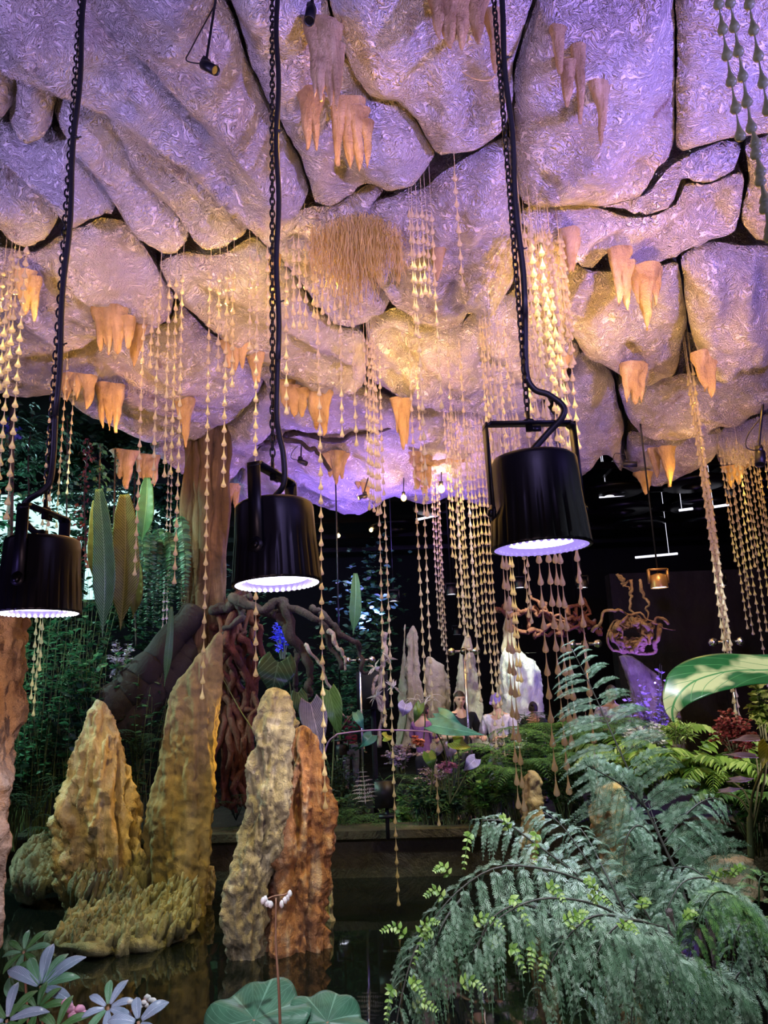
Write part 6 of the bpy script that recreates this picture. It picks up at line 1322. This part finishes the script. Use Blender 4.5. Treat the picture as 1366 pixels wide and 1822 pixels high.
def person(label, px, py, Y, yaw, shirt, trousers, hair=True, cap=None, nod=.2, arm='hold', size=1.0, fz=0.22, long_hair=False):
    """standing visitor whose eyes are seen at px,py"""
    e = P(px, py, Y); x0, y0 = e[0], e[1]; H = (e[2] - fz) / .936; s = H / 1.72; Rz = rot(yaw); base = np.array([x0, y0, fz]); t = thing('person', label, 'person', base)
    tr = lambda A: (np.asarray(A, float) * s) @ Rz.T + base
    # facing -y in its own frame
    v = [(0, 0, .92), (0, .01, 1.10), (0, .01, 1.28), (0, .01, 1.42), (0, -.005, 1.50), (0, -.02, 1.56)]; ed = [(0, 1), (1, 2), (2, 3), (3, 4), (4, 5)]; rd = [(.15, .11), (.125, .095), (.15, .105), (.13, .08), (.052, .055), (.05, .06)]
    hands = []
    for sg in (-1, 1):
        n = len(v); elb = (sg * .25, .0, 1.12); wr = (sg * .12, -.26, 1.16) if arm == 'hold' else (sg * .27, -.04, .88)
        v += [(sg * .17, .01, 1.40), (sg * .22, .01, 1.27), elb, wr]; ed += [(3, n), (n, n + 1), (n + 1, n + 2), (n + 2, n + 3)]; rd += [.06, .048, .04, .027]
        hands.append((wr, sg))
        n = len(v); v += [(sg * .09, 0, .86), (sg * .10, -.01, .48), (sg * .10, .02, .09), (sg * .11, -.13, .04)]; ed += [(0, n), (n, n + 1), (n + 1, n + 2), (n + 2, n + 3)]; rd += [.085, .055, .04, .035]
    V, Fs = skin_mesh(v, ed, rd); b = MB(); b.add(tr(V), Fs)
    # head with brow, nose, lips, chin, ears
    n, m = 40, 34; th = np.linspace(0, math.pi, m); a = np.arange(n) * 2 * math.pi / n
    X = np.sin(th)[:, None] * np.cos(a); Yh = np.sin(th)[:, None] * np.sin(a); Z = np.repeat(np.cos(th)[:, None], n, 1); Pt = np.stack([X, Yh, Z], -1).reshape(-1, 3)
    q = Pt * np.array([.074, .094, .116]); low = np.clip(-Pt[:, 2], 0, 1); q[:, 0] *= 1 - .30 * low; fr = np.clip(-Pt[:, 1], 0, 1)
    g = lambda x, z, sx, sz: np.exp(-((q[:, 0] - x) / sx) ** 2 - ((q[:, 2] - z) / sz) ** 2) * (fr > .2)
    q[:, 1] -= .022 * g(0, -.022, .011, .016) + .012 * g(0, .0, .008, .022) + .007 * g(0, -.055, .022, .007) + .008 * g(0, -.095, .022, .015) + .006 * g(0, .028, .05, .008)
    q[:, 1] += .010 * (g(.03, .006, .014, .010) + g(-.03, .006, .014, .010))
    Rn = rot(0, nod); hc = np.array([0, -.035, 1.625]); hd = lambda A: tr((np.asarray(A, float) @ Rn.T) + hc)
    i, j = np.meshgrid(np.arange(m - 1), np.arange(n), indexing='ij'); j2 = (j + 1) % n; b.add(hd(q), [np.stack([i * n + j, (i + 1) * n + j, (i + 1) * n + j2, i * n + j2], -1).reshape(-1, 4)])
    for sg in (-1, 1):
        eb = MB().ball((sg * .074, .005, -.005), (.010, .02, .03), 10, 8); b.add(hd(eb.v[0]), eb.f[4])
    for wr, sg in hands:                          # palm, four curled fingers, thumb
        w_ = np.array(wr); dr = unit(np.array([-sg * .35, -.9, .05])) if arm == 'hold' else np.array([0, -.15, -1.0]); sd = unit(np.cross(dr, [0, 0, 1.0]) if arm == 'hold' else np.array([0, 1.0, 0])); pn = np.cross(sd, dr)
        pb = MB().ball((0, 0, 0), (1, 1, 1), 10, 8); pv = pb.v[0]; b.add(tr(w_ + dr * .045 + pv[:, :1] * sd * .04 + pv[:, 1:2] * dr * .05 + pv[:, 2:] * pn * .016), pb.f[4])
        for f in range(4):
            o = w_ + dr * .085 + sd * (.028 - .019 * f); ln = (.068, .078, .072, .056)[f]; tb = MB().tube([o - dr * .02, o + dr * ln * .4, o + dr * ln * .7 - pn * ln * .35, o + dr * ln * .62 - pn * ln * .75], [.010, .009, .0085, .007], 7); b.add(tr(tb.v[0]), [x for f2 in tb.f.values() for x in f2])
        o = w_ + dr * .03 + sd * .036; tb = MB().tube([o, o + sd * .02 + dr * .03, o + sd * .014 + dr * .06 - pn * .02], [.012, .010, .008], 7); b.add(tr(tb.v[0]), [x for f2 in tb.f.values() for x in f2])
    b.build('body', SKIN, t)
    b = MB()
    for sg in (-1, 1): eb = MB().ball((sg * .030, -.080, .006), (.013, .008, .006), 10, 6); b.add(hd(eb.v[0]), eb.f[4]); eb = MB().ball((sg * .031, -.088, .024), (.019, .006, .0035), 10, 6); b.add(hd(eb.v[0]), eb.f[4])
    b.build('eyes', HAIR, t)
    eb = MB().ball((0, -.093, -.056), (.020, .006, .006), 10, 6); b = MB().add(hd(eb.v[0]), eb.f[4]); b.build('lips', flat('lips', (.45, .16, .14), .4), t)
    if hair:
        q2 = Pt * np.array([.083, .104, .122]); front = (Pt[:, 1] < -.2); cut = np.where(front, .35, -.55 if not long_hair else -1.0); keep = Pt[:, 2] > cut
        Q = np.stack([i * n + j, (i + 1) * n + j, (i + 1) * n + j2, i * n + j2], -1).reshape(-1, 4); Q = Q[keep[Q].all(1)]
        q2 += .004 * fbm(Pt * 9, 3)[:, None]; q2[:, 1] += .006; b = MB(); b.add(hd(q2), [Q])
        if long_hair:
            for k in range(40):
                aa = .15 + 2.84 * k / 39; p0 = np.array([.078 * math.cos(aa), .09 * math.sin(aa), .0]); b.add(*(lambda T_: (hd(T_.v[0]), [x for f2 in T_.f.values() for x in f2]))(MB().tube([p0, p0 * np.array([1.05, 1, 1]) + (0, 0, -.12), p0 * np.array([1.0, .8, 1]) + (0, .02, -.26)], [.012, .014, .006], 6)))
        else: eb = MB().ball((0, .10, .05), .035, 12, 8, None, .2); b.add(hd(eb.v[0]), eb.f[4])
        b.build('hair', HAIR, t)
    if cap:
        q2 = Pt * np.array([.085, .106, .125]); Q = np.stack([i * n + j, (i + 1) * n + j, (i + 1) * n + j2, i * n + j2], -1).reshape(-1, 4); Q = Q[(Pt[:, 2] > .22)[Q].all(1)]; b = MB(); b.add(hd(q2), [Q])
        a2 = np.linspace(-1.1, 1.1, 14); rim = np.stack([.08 * np.sin(a2), -.09 * np.cos(a2), np.full(14, .03)], 1); out = np.stack([.085 * np.sin(a2), -.095 * np.cos(a2) - .075 * np.cos(a2 * 1.2).clip(0), np.full(14, .018)], 1)
        b.add(hd(np.vstack([rim, out, rim + (0, 0, .006), out + (0, 0, .006)])), [[(k, k + 1, k + 15, k + 14) for k in range(13)] + [(28 + k, 29 + k, 43 + k, 42 + k) for k in range(13)]]); b.build('cap', cap, t)
    v = [(0, 0, .88), (0, .01, 1.10), (0, .01, 1.28), (0, .01, 1.40), (0, .0, 1.455)]; ed = [(0, 1), (1, 2), (2, 3), (3, 4)]; rd = [(.175, .135), (.15, .115), (.17, .12), (.145, .095), (.07, .07)]
    for sg in (-1, 1): n = len(v); v += [(sg * .18, .01, 1.395), (sg * .235, .01, 1.24), (sg * .25, .005, 1.17)]; ed += [(3, n), (n, n + 1), (n + 1, n + 2)]; rd += [.075, .068, .062]
    V, Fs = skin_mesh(v, ed, rd); MB().add(tr(V), Fs).build('shirt', shirt, t)
    v = [(0, 0, .96), (0, 0, .88)]; ed = [(0, 1)]; rd = [(.155, .12), (.16, .125)]
    for sg in (-1, 1): n = len(v); v += [(sg * .095, 0, .78), (sg * .10, -.01, .48), (sg * .10, .02, .10)]; ed += [(1, n), (n, n + 1), (n + 1, n + 2)]; rd += [.10, .075, .06]
    V, Fs = skin_mesh(v, ed, rd); MB().add(tr(V), Fs).build('trousers', trousers, t)
    b = MB()
    for sg in (-1, 1): eb = MB().ball((sg * .11, -.07, .035), (.05, .13, .045), 12, 8); b.add(tr(eb.v[0]), eb.f[4])
    b.build('shoes', M['rubber'], t); return t
DK = cloth('dark_cloth', (.02, .02, .03)); LI = cloth('pale_lilac_cloth', (.60, .55, .72)); PT = cloth('patterned_white_cloth', (.75, .75, .85), (.35, .35, .55), 40); RD = cloth('dark_red_cloth', (.28, .02, .06)); PU = cloth('purple_cloth', (.30, .12, .36)); GY = cloth('grey_cloth', (.22, .22, .30))
person('woman with tied-back dark hair looking down to the right, dark top', 817, 1247, 8.1, .15, DK, DK, long_hair=True, nod=.05)
person('person in a lilac cap and pale lilac shirt with head bowed', 884, 1250, 8.0, -.5, LI, GY, hair=False, cap=cloth('lilac_cap', (.22, .18, .65)), nod=.35)
person('person in a patterned white shirt standing behind the feathery frond', 1086, 1236, 8.3, .1, PT, GY, nod=.1)
person('dark-haired person in a purple top seen between leaves left of the woman', 752, 1266, 8.8, 2.4, PU, DK, nod=.2)
person('person in a dark red shirt standing in shadow behind the glass pane', 622, 1262, 10.8, .3, RD, GY, arm='down', nod=.1)
person('dark-haired visitor mostly hidden at the foot of the white stalagmite', 948, 1262, 9.3, 2.8, DK, DK, nod=.2)
# ------------------------------------------------------------------ light for the plants, water rocks and hanging drops
def up(px, py, e, col=(1.0, .55, .09), off=.26, size=.012): c = ceil_hit(px, py, .12); light('POINT', c - np.array([0, .02, off]), e, col, None, size)
for px, py, e in [(24, 480, 14), (60, 485, 12), (345, 466, 16), (400, 490, 22), (452, 470, 16), (700, 615, 18), (760, 650, 16), (720, 640, 14), (520, 450, 9), (600, 450, 7), (700, 625, 8), (745, 610, 5), (790, 640, 4), (955, 470, 20), (960, 560, 20), (975, 640, 12), (1112, 560, 9), (1150, 590, 4), (1060, 590, 6), (1228, 680, 10), (1235, 760, 12), (1290, 830, 9), (1330, 830, 5), (800, 760, 8), (840, 790, 6), (770, 860, 5), (662, 680, 6), (662, 780, 5), (880, 620, 4), (572, 300, 2.5), (606, 330, 2.5), (200, 620, 3), (195, 780, 4), (420, 680, 3), (530, 720, 3)]:
    up(px, py, e * .42)
# warm spots on the stalagmites
def spot(p, q, e, col, size=.02, ang=40, bl=.5): light('SPOT', p, e, col, q, min(size, .03), ang, bl)
GOLD = (1.0, .76, .38)
spot((-2.6, 3.9, 2.6), P(165, 1400, 6.7), 160, GOLD, ang=24)
spot((-1.4, 3.4, 2.2), P(320, 1350, 6.45), 24, (1, .85, .5), ang=34)
spot((-0.75, 6.9, 1.3), P(378, 1330, 6.45), 70, (1, .55, .10), ang=60)
spot((-1.6, 3.9, 1.9), P(480, 1450, 5.5), 66, (1, .84, .70), ang=50)
spot((0.5, 4.6, 1.6), P(560, 1400, 5.6), 34, (1, .66, .42), ang=60)
spot((-2.4, 2.2, 1.2), P(20, 1200, 3.6), 50, (1, .62, .34), ang=60)
spot((.3, 4.6, 2.0), P(220, 1620, 6.0), 100, (1, .92, .78), ang=30)
# added unseen green and cyan spots that brighten the jungle
spot((-5.5, 6.5, 4.0), P(150, 1200, 7.4), 620, (.55, 1.0, .85), .15, 75)
spot((-3.2, 6.6, 4.1), P(300, 1150, 8.0), 150, (.75, 1.0, .8), .15, 80)
spot((-6.2, 9.5, 4.0), P(60, 900, 9.6), 260, (.5, .95, 1.0), .2, 90)
spot((-0.2, 7.0, 3.6), P(560, 1200, 9.4), 130, (.55, .75, 1.0), .15, 90)
light('POINT', P(503, 1130, 8.7), 6, (.05, .08, 1.0), None, .01)
# added unseen white spots that brighten the ferns and flowers
spot((0.2, 0.8, 2.8), P(960, 1620, 1.95), 190, (.90, .92, 1.0), .12, 70)
spot((1.0, 2.7, 3.1), P(1250, 1640, 2.2), 130, (.9, .96, 1.0), .12, 42)
spot((-.5, 1.0, 2.4), P(750, 1700, 1.85), 30, (.88, .86, 1.0), .02, 34)
spot((1.0, 5.6, 3.4), P(800, 1340, 6.8), 130, (.8, .75, 1.0), .12, 60)
spot((2.6, 5.4, 3.4), P(1180, 1340, 6.8), 260, (.95, 1.0, .9), .12, 70)
spot((2.0, 8.8, 3.4), P(930, 1220, 10.4), 380, (.92, 1.0, .72), .12, 40)
spot((1.0, 9.0, 3.4), P(800, 1220, 10.4), 35, (.95, .95, .8), .12, 60)
spot((2.6, 7.0, 3.8), P(1130, 1110, 9.2), 130, (1, .72, .4), .1, 45)
spot((-.9, .6, 2.4), P(150, 1770, 1.7), 16, (.7, .75, 1.0), .1, 70)
spot((0.0, .5, 2.4), P(520, 1790, 1.5), 5, (.75, .9, 1.0), .1, 70)
spot((1.0, .5, 1.9), P(1290, 1210, 1.5), 1.6, (.9, 1.0, .9), .1, 60)

# narrow golden spots that run down the bead bunches
for px, py, e, ang in [(950, 430, 200, 30), (985, 440, 120, 30), (400, 455, 40, 40), (530, 425, 50, 40), (20, 460, 45, 40), (1225, 640, 60, 30), (1315, 790, 40, 40), (815, 745, 60, 40), (660, 610, 25, 30), (748, 400, 30, 36), (770, 835, 12, 30), (870, 575, 25, 36), (300, 490, 14, 40), (460, 450, 20, 30), (610, 400, 40, 40)]:
    c = ceil_hit(px, py, .2); light('SPOT', c + np.array([0, -.45, .1]), e * 4.2, (1.0, .80, .16), c + np.array([0, 0, -1.3]), .012, ang, .8)
spot((.9, 6.4, 2.6), P(817, 1250, 7.9), 10, (1, .85, .8), ang=25)  # added unseen spot that brightens the woman's face

spot((-2.6, 2.3, 1.3), P(30, 1020, 2.95), 16, VIO, ang=24)  # added unseen violet spot for the glow on the left lamp ribs
spot((2.4, 1.2, 1.7), P(1000, 900, 2.75), 7, COOL, ang=24)  # added unseen cool spots for the sheen on the other lamp bodies
spot((1.4, 1.4, 1.9), P(540, 960, 3.1), 5, COOL, ang=20)
c = ceil_hit(628, 400, .2); spot(c + np.array([.1, -.9, -.5]), c + np.array([0, 0, -.25]), 8, (1, .74, .12), ang=60)
